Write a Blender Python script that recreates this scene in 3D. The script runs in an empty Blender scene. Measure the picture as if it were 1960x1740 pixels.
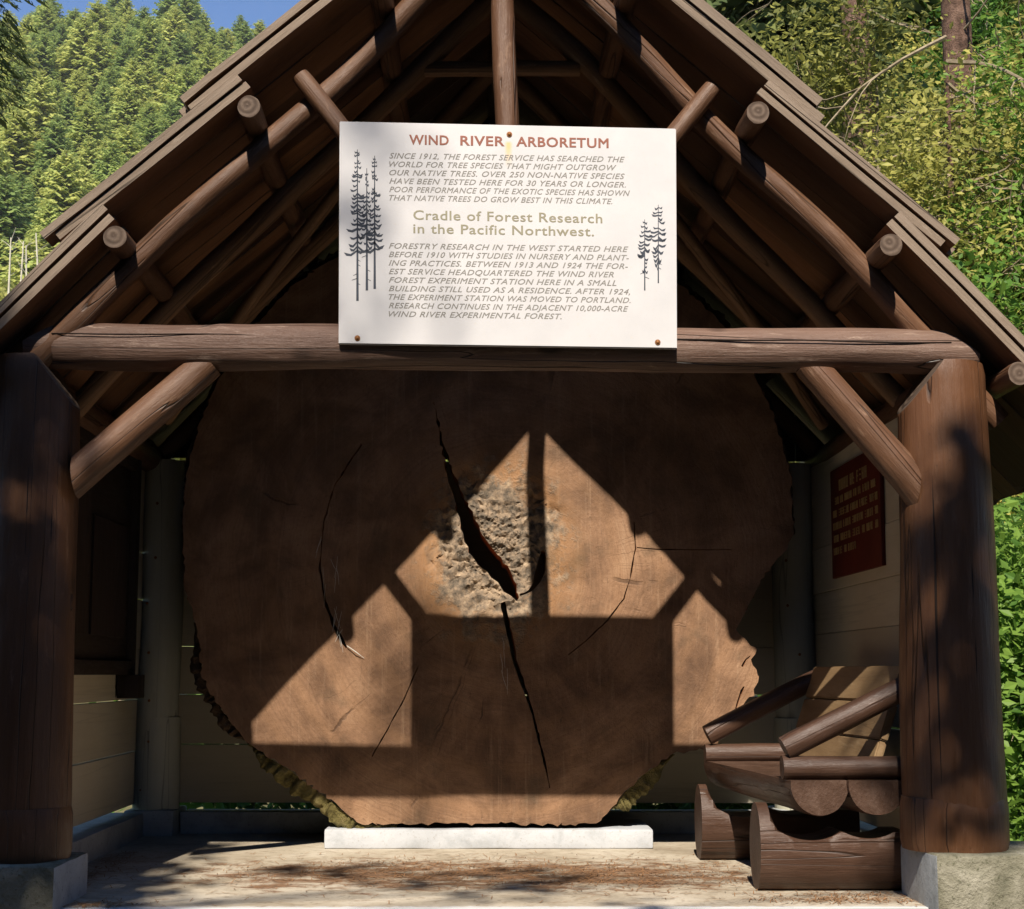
import bpy, bmesh, math, random
import numpy as np
from mathutils import Vector, Matrix, Quaternion, noise
from mathutils.geometry import delaunay_2d_cdt

SC = bpy.context.scene
COL = SC.collection
rad = math.radians

# ------------------------------------------------------------------ camera
FPX, PW, PH = 2800.0, 1960, 1740
PITCH, YAW, ROLL = math.atan(0.1135), rad(1.2), rad(0.15)
PPX, PPY = 980.0, 972.0
CAM = Vector((0.0, -5.76, 0.87))
cd = bpy.data.cameras.new('camera')
cam = bpy.data.objects.new('camera', cd)
COL.objects.link(cam)
cd.sensor_width = 36.0
cd.lens = 36.0 * FPX / PW
cd.shift_y = (PPY - PH / 2) / PW
cd.clip_start, cd.clip_end = 0.05, 6000
CAMR = (Matrix.Rotation(-YAW, 3, 'Z') @ Matrix.Rotation(math.pi / 2 + PITCH, 3, 'X') @ Matrix.Rotation(ROLL, 3, 'Z'))
cam.matrix_world = Matrix.Translation(CAM) @ CAMR.to_4x4()
SC.camera = cam


def at(px, py, Y):
    """point of the place seen at photo pixel (px, py) on the upright plane y = Y"""
    d = CAMR @ Vector(((px - PPX) / FPX, -(py - PPY) / FPX, -1))
    return CAM + d * ((Y - CAM.y) / d.y)


# ------------------------------------------------------------------ light
SUN_TO = Vector((-0.116, -1.0, 1.017)).normalized()      # towards the sun
SUN_EL = math.asin(SUN_TO.z)
SUN_AZ = math.atan2(SUN_TO.x, SUN_TO.y)
W = bpy.data.worlds.new('World')
SC.world = W
W.use_nodes = True
nt = W.node_tree
nt.nodes.clear()
wo = nt.nodes.new('ShaderNodeOutputWorld')
bg = nt.nodes.new('ShaderNodeBackground')
sky = nt.nodes.new('ShaderNodeTexSky')
sky.sky_type = 'NISHITA'
sky.sun_disc = False
sky.sun_elevation = SUN_EL
sky.sun_rotation = SUN_AZ
sky.altitude = 2500
sky.air_density, sky.dust_density, sky.ozone_density = 1.0, 0.0, 6.0
bg.inputs['Strength'].default_value = 0.125
nt.links.new(sky.outputs[0], bg.inputs[0])
nt.links.new(bg.outputs[0], wo.inputs[0])
sd = bpy.data.lights.new('sun', 'SUN')
sd.energy = 5.0
sd.angle = rad(0.53)
sd.color = (1.0, 0.90, 0.77)
sun = bpy.data.objects.new('sun', sd)
COL.objects.link(sun)
sun.location = SUN_TO * 40
sun.rotation_euler = SUN_TO.to_track_quat('Z', 'Y').to_euler()
SC.view_settings.view_transform = 'Standard'
SC.view_settings.look = 'None'
SC.view_settings.exposure = 0.65
SC.view_settings.gamma = 1.0
SC.view_settings.use_curve_mapping = False
SC.cycles.max_bounces = 6
SC.cycles.diffuse_bounces = 1
SC.cycles.transparent_max_bounces = 6


# ------------------------------------------------------------------ materials
class NT:
    def __init__(s, name):
        s.m = bpy.data.materials.new(name)
        s.m.use_nodes = True
        s.t = s.m.node_tree
        s.t.nodes.clear()
        s.out = s.n('ShaderNodeOutputMaterial')
        s.b = s.n('ShaderNodeBsdfPrincipled')
        s.l(s.b.outputs[0], s.out.inputs[0])
        s.tc = s.n('ShaderNodeTexCoord')

    def n(s, typ, **kw):
        x = s.t.nodes.new(typ)
        for k, v in kw.items():
            setattr(x, k, v)
        return x

    def l(s, a, b):
        s.t.links.new(a, b)

    def coord(s, scale=(1, 1, 1), rnd=True, src='Object'):
        mp = s.n('ShaderNodeMapping')
        mp.inputs['Scale'].default_value = scale
        s.l(s.tc.outputs[src], mp.inputs[0])
        if rnd:
            oi = s.n('ShaderNodeObjectInfo')
            mu = s.n('ShaderNodeMath', operation='MULTIPLY')
            mu.inputs[1].default_value = 37.0
            s.l(oi.outputs['Random'], mu.inputs[0])
            cb = s.n('ShaderNodeCombineXYZ')
            for i in range(3):
                s.l(mu.outputs[0], cb.inputs[i])
            s.l(cb.outputs[0], mp.inputs['Location'])
        return mp.outputs[0]

    def noise(s, vec, scale, detail=4, rough=0.6, dist=0.0):
        x = s.n('ShaderNodeTexNoise')
        x.inputs['Scale'].default_value = scale
        x.inputs['Detail'].default_value = detail
        x.inputs['Roughness'].default_value = rough
        x.inputs['Distortion'].default_value = dist
        s.l(vec, x.inputs['Vector'])
        return x.outputs['Fac']

    def ramp(s, fac, stops):
        r = s.n('ShaderNodeValToRGB')
        e = r.color_ramp.elements
        e[0].position, e[0].color = stops[0][0], (*stops[0][1], 1)
        e[1].position, e[1].color = stops[-1][0], (*stops[-1][1], 1)
        for p, c in stops[1:-1]:
            k = e.new(p)
            k.color = (*c, 1)
        s.l(fac, r.inputs[0])
        return r.outputs[0]

    def fl(s, fac, a, b, lo=0.0, hi=1.0):
        r = s.n('ShaderNodeMapRange')
        r.inputs[1].default_value, r.inputs[2].default_value = a, b
        r.inputs[3].default_value, r.inputs[4].default_value = lo, hi
        s.l(fac, r.inputs[0])
        return r.outputs[0]

    def mix(s, fac, a, b, mode='MIX'):
        x = s.n('ShaderNodeMix', data_type='RGBA', blend_type=mode)
        for sock, v in ((x.inputs[0], fac), (x.inputs[6], a), (x.inputs[7], b)):
            if isinstance(v, (int, float)):
                sock.default_value = v
            elif isinstance(v, tuple):
                sock.default_value = (*v, 1)
            else:
                s.l(v, sock)
        return x.outputs[2]

    def math(s, op, a, b=0.0):
        x = s.n('ShaderNodeMath', operation=op)
        for i, v in enumerate((a, b)):
            if isinstance(v, (int, float)):
                x.inputs[i].default_value = v
            else:
                s.l(v, x.inputs[i])
        return x.outputs[0]

    def attr(s, name):
        return s.n('ShaderNodeAttribute', attribute_name=name).outputs['Fac']

    def bump(s, h, strength=0.5, dist=0.01):
        x = s.n('ShaderNodeBump')
        x.inputs['Strength'].default_value = strength
        x.inputs['Distance'].default_value = dist
        s.l(h, x.inputs['Height'])
        s.l(x.outputs[0], s.b.inputs['Normal'])

    def done(s, col, rough=0.6, spec=0.3):
        if isinstance(col, tuple):
            s.b.inputs['Base Color'].default_value = (*col, 1)
        else:
            s.l(col, s.b.inputs['Base Color'])
        if isinstance(rough, (int, float)):
            s.b.inputs['Roughness'].default_value = rough
        else:
            s.l(rough, s.b.inputs['Roughness'])
        s.b.inputs['Specular IOR Level'].default_value = spec
        return s.m


def wood(name, dark, mid, light, k=14.0, stretch=0.05, rough=0.55, bump=0.5, check=0.6, tone=0.0, spec=0.35, moss=None):
    """grain runs along the local z of the piece"""
    s = NT(name)
    v = s.coord((1, 1, stretch))
    g = s.math('ADD', s.math('MULTIPLY', s.noise(v, k, 6, 0.68, 0.4), 0.5), s.math('MULTIPLY', s.noise(s.coord((1, 1, stretch * 1.6)), k * 4.5, 5, 0.75), 0.5))
    col = s.ramp(g, [(0.3, tuple((a + b) / 2 for a, b in zip(dark, mid))), (0.5, mid), (0.72, tuple((a + b) / 2 for a, b in zip(light, mid)))])
    bl = s.noise(s.coord((1, 1, 0.35)), 3.0, 3, 0.6)
    col = s.mix(s.fl(bl, 0.35, 0.7, 0.0, 0.55), col, dark)
    wear = s.noise(s.coord((1, 1, 0.22)), 26.0, 6, 0.75)
    col = s.mix(s.fl(wear, 0.58, 0.7, 0.0, 0.6), col, light)
    fleck = s.noise(s.coord((1, 1, 0.6)), 55.0, 4, 0.8)
    col = s.mix(s.fl(fleck, 0.6, 0.72, 0.0, 0.5), col, dark)
    vk = s.n('ShaderNodeTexVoronoi')
    vk.inputs['Scale'].default_value = 3.2
    s.l(s.coord((1, 1, 0.55)), vk.inputs['Vector'])
    knot = s.fl(vk.outputs['Distance'], 0.05, 0.11, 1, 0)
    col = s.mix(s.math('MULTIPLY', knot, 0.75 * min(1.0, check * 1.4)), col, tuple(c * 0.45 for c in dark))
    # drying checks along the grain
    ck = s.noise(s.coord((1, 1, 0.02)), 9.0, 2, 0.5)
    line = s.math('ABSOLUTE', s.math('SUBTRACT', ck, 0.5))
    lf = s.fl(line, 0.0, 0.008, 1.0, 0.0)
    col = s.mix(s.math('MULTIPLY', lf, check), col, tuple(c * 0.15 for c in dark))
    if tone:
        t = s.attr('tone')
        col = s.mix(s.math('MULTIPLY', t, tone), col, tuple(c * 0.5 for c in dark))
    if moss:
        mn = s.noise(s.coord((1, 1, 1)), 6.0, 4, 0.7)
        col = s.mix(s.fl(mn, 0.5, 0.7, 0.0, 0.8), col, moss)
    h = s.math('SUBTRACT', s.math('ADD', g, s.math('MULTIPLY', wear, 0.4)), s.math('MULTIPLY', lf, 1.2 * check))
    s.bump(h, bump, 0.012)
    return s.done(col, s.fl(wear, 0.3, 0.7, rough - 0.08, rough + 0.2), spec)


def endgrain(name, dark, light, rings=260.0):
    s = NT(name)
    sep = s.n('ShaderNodeSeparateXYZ')
    s.l(s.tc.outputs['Object'], sep.inputs[0])
    r = s.math('SQRT', s.math('ADD', s.math('MULTIPLY', sep.outputs[0], sep.outputs[0]), s.math('MULTIPLY', sep.outputs[1], sep.outputs[1])))
    nz = s.noise(s.coord((1, 1, 1)), 12.0, 4, 0.6)
    r = s.math('ADD', r, s.math('MULTIPLY', nz, 0.02))
    w = s.math('SINE', s.math('MULTIPLY', r, rings))
    col = s.mix(s.fl(w, -1, 1), dark, light)
    col = s.mix(s.fl(s.noise(s.coord((1, 1, 1)), 30.0, 4, 0.7), 0.45, 0.75, 0, 0.6), col, tuple(c * 0.6 for c in dark))
    s.bump(s.math('ADD', w, nz), 0.25, 0.004)
    return s.done(col, 0.75, 0.2)


def rough_stuff(name, stops, k=6.0, bump=0.6, dist=0.02, rough=0.85, detail=8, spots=None):
    s = NT(name)
    v = s.coord((1, 1, 1), rnd=False)
    g = s.noise(v, k, detail, 0.65, 0.3)
    col = s.ramp(g, stops)
    f = s.noise(v, k * 9, 4, 0.7)
    if spots:
        col = s.mix(s.fl(f, 0.58, 0.68, 0, 0.8), col, spots)
    s.bump(s.math('ADD', g, s.math('MULTIPLY', f, 0.5)), bump, dist)
    return s.done(col, rough, 0.2)


def foliage(name, c0, c1, c2, trans=0.45):
    s = NT(name)
    t = s.attr('tone')
    n = s.noise(s.coord((1, 1, 1)), 0.9, 3, 0.6)
    f = s.math('ADD', s.math('MULTIPLY', t, 0.7), s.math('MULTIPLY', n, 0.35))
    oi = s.n('ShaderNodeObjectInfo')
    f = s.math('ADD', f, s.math('MULTIPLY', s.math('SUBTRACT', oi.outputs['Random'], 0.5), 0.75))
    col = s.ramp(f, [(0.15, c0), (0.5, c1), (0.9, c2)])
    s.done(col, 0.5, 0.3)
    tr = s.n('ShaderNodeBsdfTranslucent')
    s.l(col, tr.inputs[0])
    mx = s.n('ShaderNodeMixShader')
    mx.inputs[0].default_value = trans
    s.l(s.b.outputs[0], mx.inputs[1])
    s.l(tr.outputs[0], mx.inputs[2])
    s.l(mx.outputs[0], s.out.inputs[0])
    return s.m


def plain(name, c, rough=0.5, metal=0.0):
    s = NT(name)
    n = s.noise(s.coord((1, 1, 1)), 25.0, 4, 0.7)
    col = s.mix(s.fl(n, 0.35, 0.7, 0, 0.35), c, tuple(x * 0.55 for x in c))
    s.b.inputs['Metallic'].default_value = metal
    return s.done(col, rough, 0.3)


M = {}
M['log'] = wood('brown_log_wood', (0.05, 0.023, 0.011), (0.135, 0.066, 0.035), (0.31, 0.195, 0.125), k=16, rough=0.42, bump=0.55, check=0.8)
M['post'] = wood('brown_post_wood', (0.045, 0.019, 0.008), (0.125, 0.055, 0.025), (0.21, 0.11, 0.058), k=9, stretch=0.035, rough=0.40, bump=0.45, check=0.9)
M['beam'] = wood('weathered_beam_wood', (0.06, 0.032, 0.022), (0.175, 0.105, 0.076), (0.4, 0.3, 0.235), k=20, stretch=0.03, rough=0.45, bump=0.8, check=1.0)
M['pole'] = wood('raw_pole_wood', (0.09, 0.045, 0.022), (0.26, 0.15, 0.078), (0.4, 0.26, 0.15), k=14, rough=0.6, bump=0.4, check=0.6)
M['end'] = endgrain('log_end_grain', (0.085, 0.058, 0.042), (0.15, 0.108, 0.08))
M['bench_end'] = rough_stuff('bench_end_wood', [(0.3, (0.045, 0.025, 0.016)), (0.5, (0.075, 0.042, 0.028)), (0.72, (0.12, 0.075, 0.055))], 9.0, 0.6, 0.012, 0.5, spots=(0.04, 0.022, 0.015))
M['board'] = wood('roof_board_wood', (0.09, 0.04, 0.018), (0.27, 0.125, 0.055), (0.42, 0.22, 0.11), k=10, stretch=0.03, rough=0.7, bump=0.4, check=0.4, tone=0.9)
M['shake'] = wood('grey_roof_board_wood', (0.12, 0.088, 0.062), (0.26, 0.2, 0.15), (0.4, 0.33, 0.26), k=24, stretch=0.05, rough=0.8, bump=0.7, check=0.5)
M['cream'] = wood('cream_painted_board', (0.56, 0.49, 0.35), (0.7, 0.63, 0.48), (0.76, 0.7, 0.56), k=7, stretch=0.05, rough=0.6, bump=0.15, check=0.15, tone=0.35)
M['greypost'] = wood('pale_painted_post', (0.38, 0.37, 0.29), (0.55, 0.54, 0.43), (0.62, 0.61, 0.5), k=8, stretch=0.02, rough=0.5, bump=0.25, check=0.5)
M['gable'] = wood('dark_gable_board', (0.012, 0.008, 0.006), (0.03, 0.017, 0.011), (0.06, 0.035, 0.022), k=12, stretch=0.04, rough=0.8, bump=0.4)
M['bench'] = wood('bench_log_wood', (0.03, 0.015, 0.009), (0.075, 0.039, 0.025), (0.17, 0.105, 0.075), k=15, rough=0.38, bump=0.5, check=0.7)
M['plank'] = wood('tan_backrest_plank', (0.13, 0.075, 0.035), (0.3, 0.2, 0.105), (0.42, 0.3, 0.17), k=12, stretch=0.04, rough=0.5, bump=0.2, check=0.2)
M['concrete'] = rough_stuff('mossy_concrete', [(0.3, (0.055, 0.06, 0.035)), (0.5, (0.19, 0.18, 0.13)), (0.72, (0.36, 0.34, 0.27))], 5.0, 0.8, 0.03, spots=(0.07, 0.075, 0.04))
M['greypaint'] = rough_stuff('grey_painted_concrete', [(0.25, (0.22, 0.235, 0.24)), (0.5, (0.37, 0.39, 0.4)), (0.8, (0.44, 0.46, 0.47))], 7.0, 0.35, 0.012, 0.7, spots=(0.2, 0.2, 0.19))
M['bark'] = rough_stuff('tree_bark', [(0.3, (0.035, 0.022, 0.015)), (0.5, (0.12, 0.075, 0.045)), (0.75, (0.25, 0.17, 0.1))], 14.0, 1.0, 0.04)
M['mossbark'] = rough_stuff('mossy_slab_bark', [(0.3, (0.07, 0.055, 0.02)), (0.5, (0.24, 0.2, 0.07)), (0.75, (0.38, 0.3, 0.14))], 16.0, 1.0, 0.05)


def floor_material():
    s = NT('worn_floor_paint')
    v = s.coord((1, 1, 1), rnd=False)
    a = s.noise(v, 2.2, 8, 0.7, 0.5)
    col = s.ramp(a, [(0.3, (0.26, 0.215, 0.155)), (0.48, (0.42, 0.365, 0.28)), (0.7, (0.56, 0.51, 0.42))])
    f = s.noise(s.coord((1, 1.5, 1), rnd=False), 14.0, 6, 0.75)
    col = s.mix(s.fl(f, 0.54, 0.66, 0, 0.7), col, (0.16, 0.11, 0.07))
    # brown needle dust lies in a band under the slice
    sep = s.n('ShaderNodeSeparateXYZ')
    s.l(s.tc.outputs['Object'], sep.inputs[0])
    d = s.math('ABSOLUTE', s.math('SUBTRACT', sep.outputs[1], 0.75))
    band = s.fl(d, 0.2, 0.75, 1, 0)
    band = s.math('MULTIPLY', band, s.fl(s.math('ABSOLUTE', sep.outputs[0]), 0.8, 1.4, 1, 0.25))
    p = s.noise(s.coord((1, 1.7, 1), rnd=False), 5.0, 7, 0.72, 0.3)
    dm = s.fl(s.math('ADD', p, s.math('MULTIPLY', band, 0.22)), 0.6, 0.72, 0, 0.9)
    rub = s.ramp(s.noise(v, 40, 4, 0.7), [(0.3, (0.07, 0.035, 0.018)), (0.7, (0.27, 0.14, 0.07))])
    col = s.mix(dm, col, rub)
    # worn white paint line along the front edge
    e = s.fl(s.math('ADD', sep.outputs[1], s.math('MULTIPLY', s.noise(v, 18, 5, 0.7), 0.09)), -0.088, -0.066, 1, 0)
    col = s.mix(s.math('MULTIPLY', e, 0.85), col, (0.55, 0.57, 0.58))
    s.bump(s.math('ADD', a, s.math('MULTIPLY', f, 0.6)), 0.35, 0.008)
    return s.done(col, 0.75, 0.25)


def slice_material():
    """object origin at the pith; face lies in local xz"""
    s = NT('slice_wood_face')
    sep = s.n('ShaderNodeSeparateXYZ')
    s.l(s.tc.outputs['Object'], sep.inputs[0])
    x, z = sep.outputs[0], sep.outputs[2]
    v = s.coord((1, 1, 1), rnd=False)
    a = s.noise(v, 2.6, 7, 0.66, 0.5)
    col = s.ramp(a, [(0.28, (0.075, 0.042, 0.025)), (0.43, (0.17, 0.095, 0.054)), (0.56, (0.275, 0.157, 0.09)), (0.75, (0.40, 0.245, 0.145))])
    # run-down streaks in the old varnish
    st = s.noise(s.coord((1, 1, 0.05), rnd=False), 30.0, 4, 0.7)
    col = s.mix(s.fl(st, 0.55, 0.75, 0, 0.35), col, (0.5, 0.34, 0.22))
    # growth rings
    wob = s.noise(v, 3.0, 3, 0.5)
    r = s.math('SQRT', s.math('ADD', s.math('MULTIPLY', x, x), s.math('MULTIPLY', z, z)))
    rr = s.math('ADD', r, s.math('MULTIPLY', wob, 0.12))
    ring = s.noise_1d(rr) if hasattr(s, 'noise_1d') else s.math('SINE', s.math('MULTIPLY', rr, 210.0))
    cbx = s.n('ShaderNodeCombineXYZ')
    s.l(rr, cbx.inputs[0])
    fr = s.noise(cbx.outputs[0], 75.0, 3, 0.8)
    col = s.mix(s.fl(fr, 0.45, 0.62, 0.0, 0.3), col, (0.10, 0.052, 0.028))
    # radial drying checks that come and go
    ang = s.math('ARCTAN2', z, x)
    cba = s.n('ShaderNodeCombineXYZ')
    s.l(s.math('ADD', ang, s.math('MULTIPLY', s.noise(v, 4.0, 4, 0.6), 0.12)), cba.inputs[0])
    an = s.noise(cba.outputs[0], 9.0, 2, 0.5)
    al = s.fl(s.math('MULTIPLY', s.math('ABSOLUTE', s.math('SUBTRACT', an, 0.5)), r), 0.0, 0.003, 1, 0)
    al = s.math('MULTIPLY', al, s.fl(s.noise(v, 2.3, 3, 0.6), 0.57, 0.62, 0, 0.6))
    al = s.math('MULTIPLY', al, s.fl(r, 0.35, 0.5, 0, 1))
    col = s.mix(al, col, (0.03, 0.016, 0.01))
    big = s.math('SINE', s.math('MULTIPLY', rr, 31.0))
    col = s.mix(s.fl(big, 0.2, 1, 0.0, 0.1), col, (0.43, 0.235, 0.11))
    # fine scratches and dirt
    f = s.noise(v, 55.0, 5, 0.75)
    col = s.mix(s.fl(f, 0.56, 0.72, 0, 0.55), col, (0.075, 0.04, 0.022))
    sc = s.noise(s.coord((1, 1, 0.22), rnd=False), 38.0, 5, 0.75, 1.2)
    col = s.mix(s.fl(sc, 0.6, 0.72, 0, 0.5), col, (0.055, 0.03, 0.018))
    # dark weather stains low on the face
    ds = s.noise(v, 4.2, 5, 0.6)
    col = s.mix(s.fl(ds, 0.56, 0.72, 0, 0.6), col, (0.09, 0.062, 0.038))
    # grey rotten heart
    hn = s.noise(v, 7.0, 6, 0.7)
    ex = s.math('MULTIPLY', s.math('ADD', x, 0.05), 1.25)
    ez = s.math('SUBTRACT', z, 0.1)
    hr = s.math('SQRT', s.math('ADD', s.math('MULTIPLY', ex, ex), s.math('MULTIPLY', ez, ez)))
    hm = s.fl(s.math('ADD', hr, s.math('MULTIPLY', s.math('SUBTRACT', hn, 0.5), 0.8)), 0.34, 0.46, 1, 0)
    hcol = s.ramp(s.noise(v, 19.0, 8, 0.74), [(0.32, (0.04, 0.034, 0.027)), (0.45, (0.17, 0.135, 0.1)), (0.56, (0.32, 0.235, 0.16)), (0.68, (0.52, 0.4, 0.27))])
    halo = s.fl(s.math('ADD', hr, s.math('MULTIPLY', s.math('SUBTRACT', hn, 0.5), 0.4)), 0.38, 0.62, 1, 0)
    col = s.mix(s.math('MULTIPLY', halo, 0.55), col, s.ramp(hn, [(0.35, (0.2, 0.15, 0.1)), (0.55, (0.46, 0.235, 0.09)), (0.7, (0.28, 0.24, 0.17))]))
    col = s.mix(hm, col, hcol)
    h = s.math('ADD', s.math('MULTIPLY', ring, 0.02), s.math('ADD', f, s.math('MULTIPLY', sc, 0.6)))
    h = s.math('ADD', h, s.math('SUBTRACT', s.math('MULTIPLY', fr, 0.5), s.math('MULTIPLY', al, 2.0)))
    h = s.math('ADD', h, s.math('MULTIPLY', s.math('MULTIPLY', hm, s.noise(v, 45, 8, 0.8)), 3.0))
    s.bump(h, 0.45, 0.01)
    return s.done(col, s.fl(f, 0.3, 0.7, 0.5, 0.8), 0.25)


M['floor'] = floor_material()
M['slice'] = slice_material()
M['crack'] = rough_stuff('crack_wood', [(0.3, (0.10, 0.03, 0.012)), (0.5, (0.3, 0.11, 0.045)), (0.75, (0.5, 0.22, 0.09))], 18.0, 0.8, 0.02)
M['white'] = rough_stuff('white_painted_timber', [(0.3, (0.33, 0.35, 0.37)), (0.5, (0.47, 0.49, 0.52)), (0.8, (0.55, 0.57, 0.6))], 6.0, 0.3, 0.01, 0.6, spots=(0.36, 0.35, 0.34))


def sign_material():
    s = NT('sign_enamel')
    n = s.noise(s.coord((1, 1, 1)), 5.0, 5, 0.6)
    col = s.mix(s.fl(n, 0.3, 0.7), (0.595, 0.585, 0.585), (0.53, 0.525, 0.53))
    sep = s.n('ShaderNodeSeparateXYZ')
    s.l(s.tc.outputs['Object'], sep.inputs[0])
    f = s.noise(s.coord((1, 1, 1)), 60.0, 3, 0.6)
    col = s.mix(s.fl(f, 0.62, 0.75, 0, 0.25), col, (0.6, 0.52, 0.4))
    # rust run below the top screw
    dx = s.math('ABSOLUTE', sep.outputs[0])
    run = s.math('MULTIPLY', s.fl(dx, 0.004, 0.018, 1, 0), s.math('MULTIPLY', s.fl(sep.outputs[2], 0.27, 0.36, 0, 1), s.fl(sep.outputs[2], 0.385, 0.375, 0, 1)))
    col = s.mix(s.math('MULTIPLY', run, 0.75), col, (0.72, 0.45, 0.12))
    s.bump(n, 0.08, 0.01)
    return s.done(col, 0.38, 0.4)


M['sign'] = sign_material()
M['title'] = plain('faded_red_lettering', (0.27, 0.10, 0.065), 0.6)
M['ink'] = plain('grey_brown_lettering', (0.23, 0.22, 0.20), 0.6)
M['olive'] = plain('olive_lettering', (0.27, 0.25, 0.17), 0.6)
M['drawing'] = plain('blue_black_ink', (0.045, 0.055, 0.075), 0.6)
M['rust'] = plain('rusty_steel', (0.28, 0.12, 0.04), 0.6, 0.4)
M['redsign'] = rough_stuff('dark_red_sign_board', [(0.3, (0.09, 0.014, 0.008)), (0.7, (0.15, 0.026, 0.013))], 4.0, 0.15, 0.01, 0.6)
M['yellow'] = plain('yellow_routed_lettering', (0.45, 0.31, 0.12), 0.6)
M['darkboard'] = wood('black_brown_board', (0.01, 0.008, 0.006), (0.028, 0.018, 0.012), (0.05, 0.032, 0.02), k=12, rough=0.6, bump=0.3)
M['needle'] = plain('dry_needles', (0.30, 0.16, 0.075), 0.8)
M['web'] = plain('pale_cobweb', (0.6, 0.58, 0.53), 0.9)
M['ground'] = rough_stuff('forest_ground', [(0.3, (0.06, 0.05, 0.025)), (0.5, (0.13, 0.12, 0.05)), (0.7, (0.2, 0.17, 0.09))], 0.8, 0.6, 0.05, spots=(0.06, 0.1, 0.025))
M['gravel'] = rough_stuff('earth_path', [(0.3, (0.045, 0.035, 0.025)), (0.5, (0.085, 0.068, 0.05)), (0.7, (0.15, 0.125, 0.095))], 9.0, 0.8, 0.03)
M['bank'] = rough_stuff('dry_bank', [(0.3, (0.05, 0.055, 0.02)), (0.48, (0.15, 0.13, 0.06)), (0.62, (0.27, 0.21, 0.12)), (0.8, (0.36, 0.27, 0.17))], 0.9, 0.8, 0.2, spots=(0.08, 0.12, 0.03))
M['hill'] = rough_stuff('hill_undergrowth', [(0.3, (0.09, 0.13, 0.04)), (0.5, (0.17, 0.22, 0.07)), (0.72, (0.28, 0.26, 0.11))], 0.05, 0.5, 1.0)
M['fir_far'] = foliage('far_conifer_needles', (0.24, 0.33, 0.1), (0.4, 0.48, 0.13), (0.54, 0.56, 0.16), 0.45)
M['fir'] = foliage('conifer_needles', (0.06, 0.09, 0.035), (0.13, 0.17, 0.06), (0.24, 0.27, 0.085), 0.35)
M['fir_dark'] = foliage('dark_conifer_needles', (0.02, 0.035, 0.015), (0.04, 0.06, 0.02), (0.07, 0.09, 0.03), 0.05)  # kept dark so the added conifers send little light into the shelter
M['alder'] = foliage('alder_leaves', (0.04, 0.08, 0.015), (0.07, 0.12, 0.025), (0.1, 0.15, 0.035), 0.12)
M['maple'] = foliage('yellow_green_leaves', (0.17, 0.185, 0.05), (0.36, 0.36, 0.085), (0.6, 0.55, 0.15), 0.5)
M['green'] = foliage('green_leaves', (0.05, 0.12, 0.02), (0.11, 0.23, 0.035), (0.22, 0.36, 0.06), 0.5)
M['grass'] = foliage('grass_blades', (0.05, 0.1, 0.02), (0.12, 0.2, 0.035), (0.2, 0.25, 0.06), 0.4)
M['trunk'] = rough_stuff('conifer_trunk_bark', [(0.3, (0.05, 0.03, 0.02)), (0.5, (0.16, 0.095, 0.065)), (0.75, (0.33, 0.21, 0.15))], 7.0, 1.0, 0.06)
M['twig'] = rough_stuff('dead_twig_wood', [(0.3, (0.16, 0.12, 0.07)), (0.6, (0.33, 0.27, 0.18)), (0.8, (0.45, 0.38, 0.27))], 9.0, 0.6, 0.01)
M['deadwood'] = rough_stuff('bleached_dead_wood', [(0.3, (0.4, 0.36, 0.26)), (0.7, (0.62, 0.58, 0.45))], 4.0, 0.4, 0.02)


# ------------------------------------------------------------------ helpers
def tag(o, label, cat, group=None, kind=None):
    if label:
        o['label'] = label
    if cat:
        o['category'] = cat
    if group:
        o['group'] = group
    if kind:
        o['kind'] = kind
    return o


def thing(name, label, cat, loc, group=None):
    o = bpy.data.objects.new(name, None)
    o.empty_display_size = 0.2
    COL.objects.link(o)
    o.location = loc
    return tag(o, label, cat, group)


def link(name, me, mats, parent=None, mat4=None):
    o = bpy.data.objects.new(name, me)
    if mats is not None and not me.materials:
        for m in (mats if isinstance(mats, (list, tuple)) else [mats]):
            me.materials.append(m)
    COL.objects.link(o)
    if parent is not None:
        o.parent = parent
        inv = parent.matrix_basis.copy()
        p = parent
        if p.parent is not None:
            inv = p.parent.matrix_basis @ p.matrix_parent_inverse @ inv
        o.matrix_parent_inverse = inv.inverted()
    if mat4 is not None:
        o.matrix_basis = mat4
    return o


def frame(axis, origin):
    z = Vector(axis).normalized()
    q = z.to_track_quat('Z', 'Y')
    return Matrix.Translation(origin) @ q.to_matrix().to_4x4()


def finish(bm, smooth=40):
    bmesh.ops.recalc_face_normals(bm, faces=bm.faces[:])
    if smooth:
        for f in bm.faces:
            f.smooth = True
        for e in bm.edges:
            e.smooth = len(e.link_faces) == 2 and e.calc_face_angle(0) < rad(smooth)
    me = bpy.data.meshes.new('mesh')
    bm.to_mesh(me)
    bm.free()
    return me


def part(name, bm, mats, parent, axis=(0, 0, 1), smooth=30):
    """bm is in world space; the object's local z is put along the grain axis"""
    bm.verts.ensure_lookup_table()
    c = Vector((0, 0, 0))
    for v in bm.verts:
        c += v.co
    c /= max(1, len(bm.verts))
    m4 = frame(axis, c)
    bmesh.ops.transform(bm, matrix=m4.inverted(), verts=bm.verts[:])
    return link(name, finish(bm, smooth), mats, parent, m4)


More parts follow.
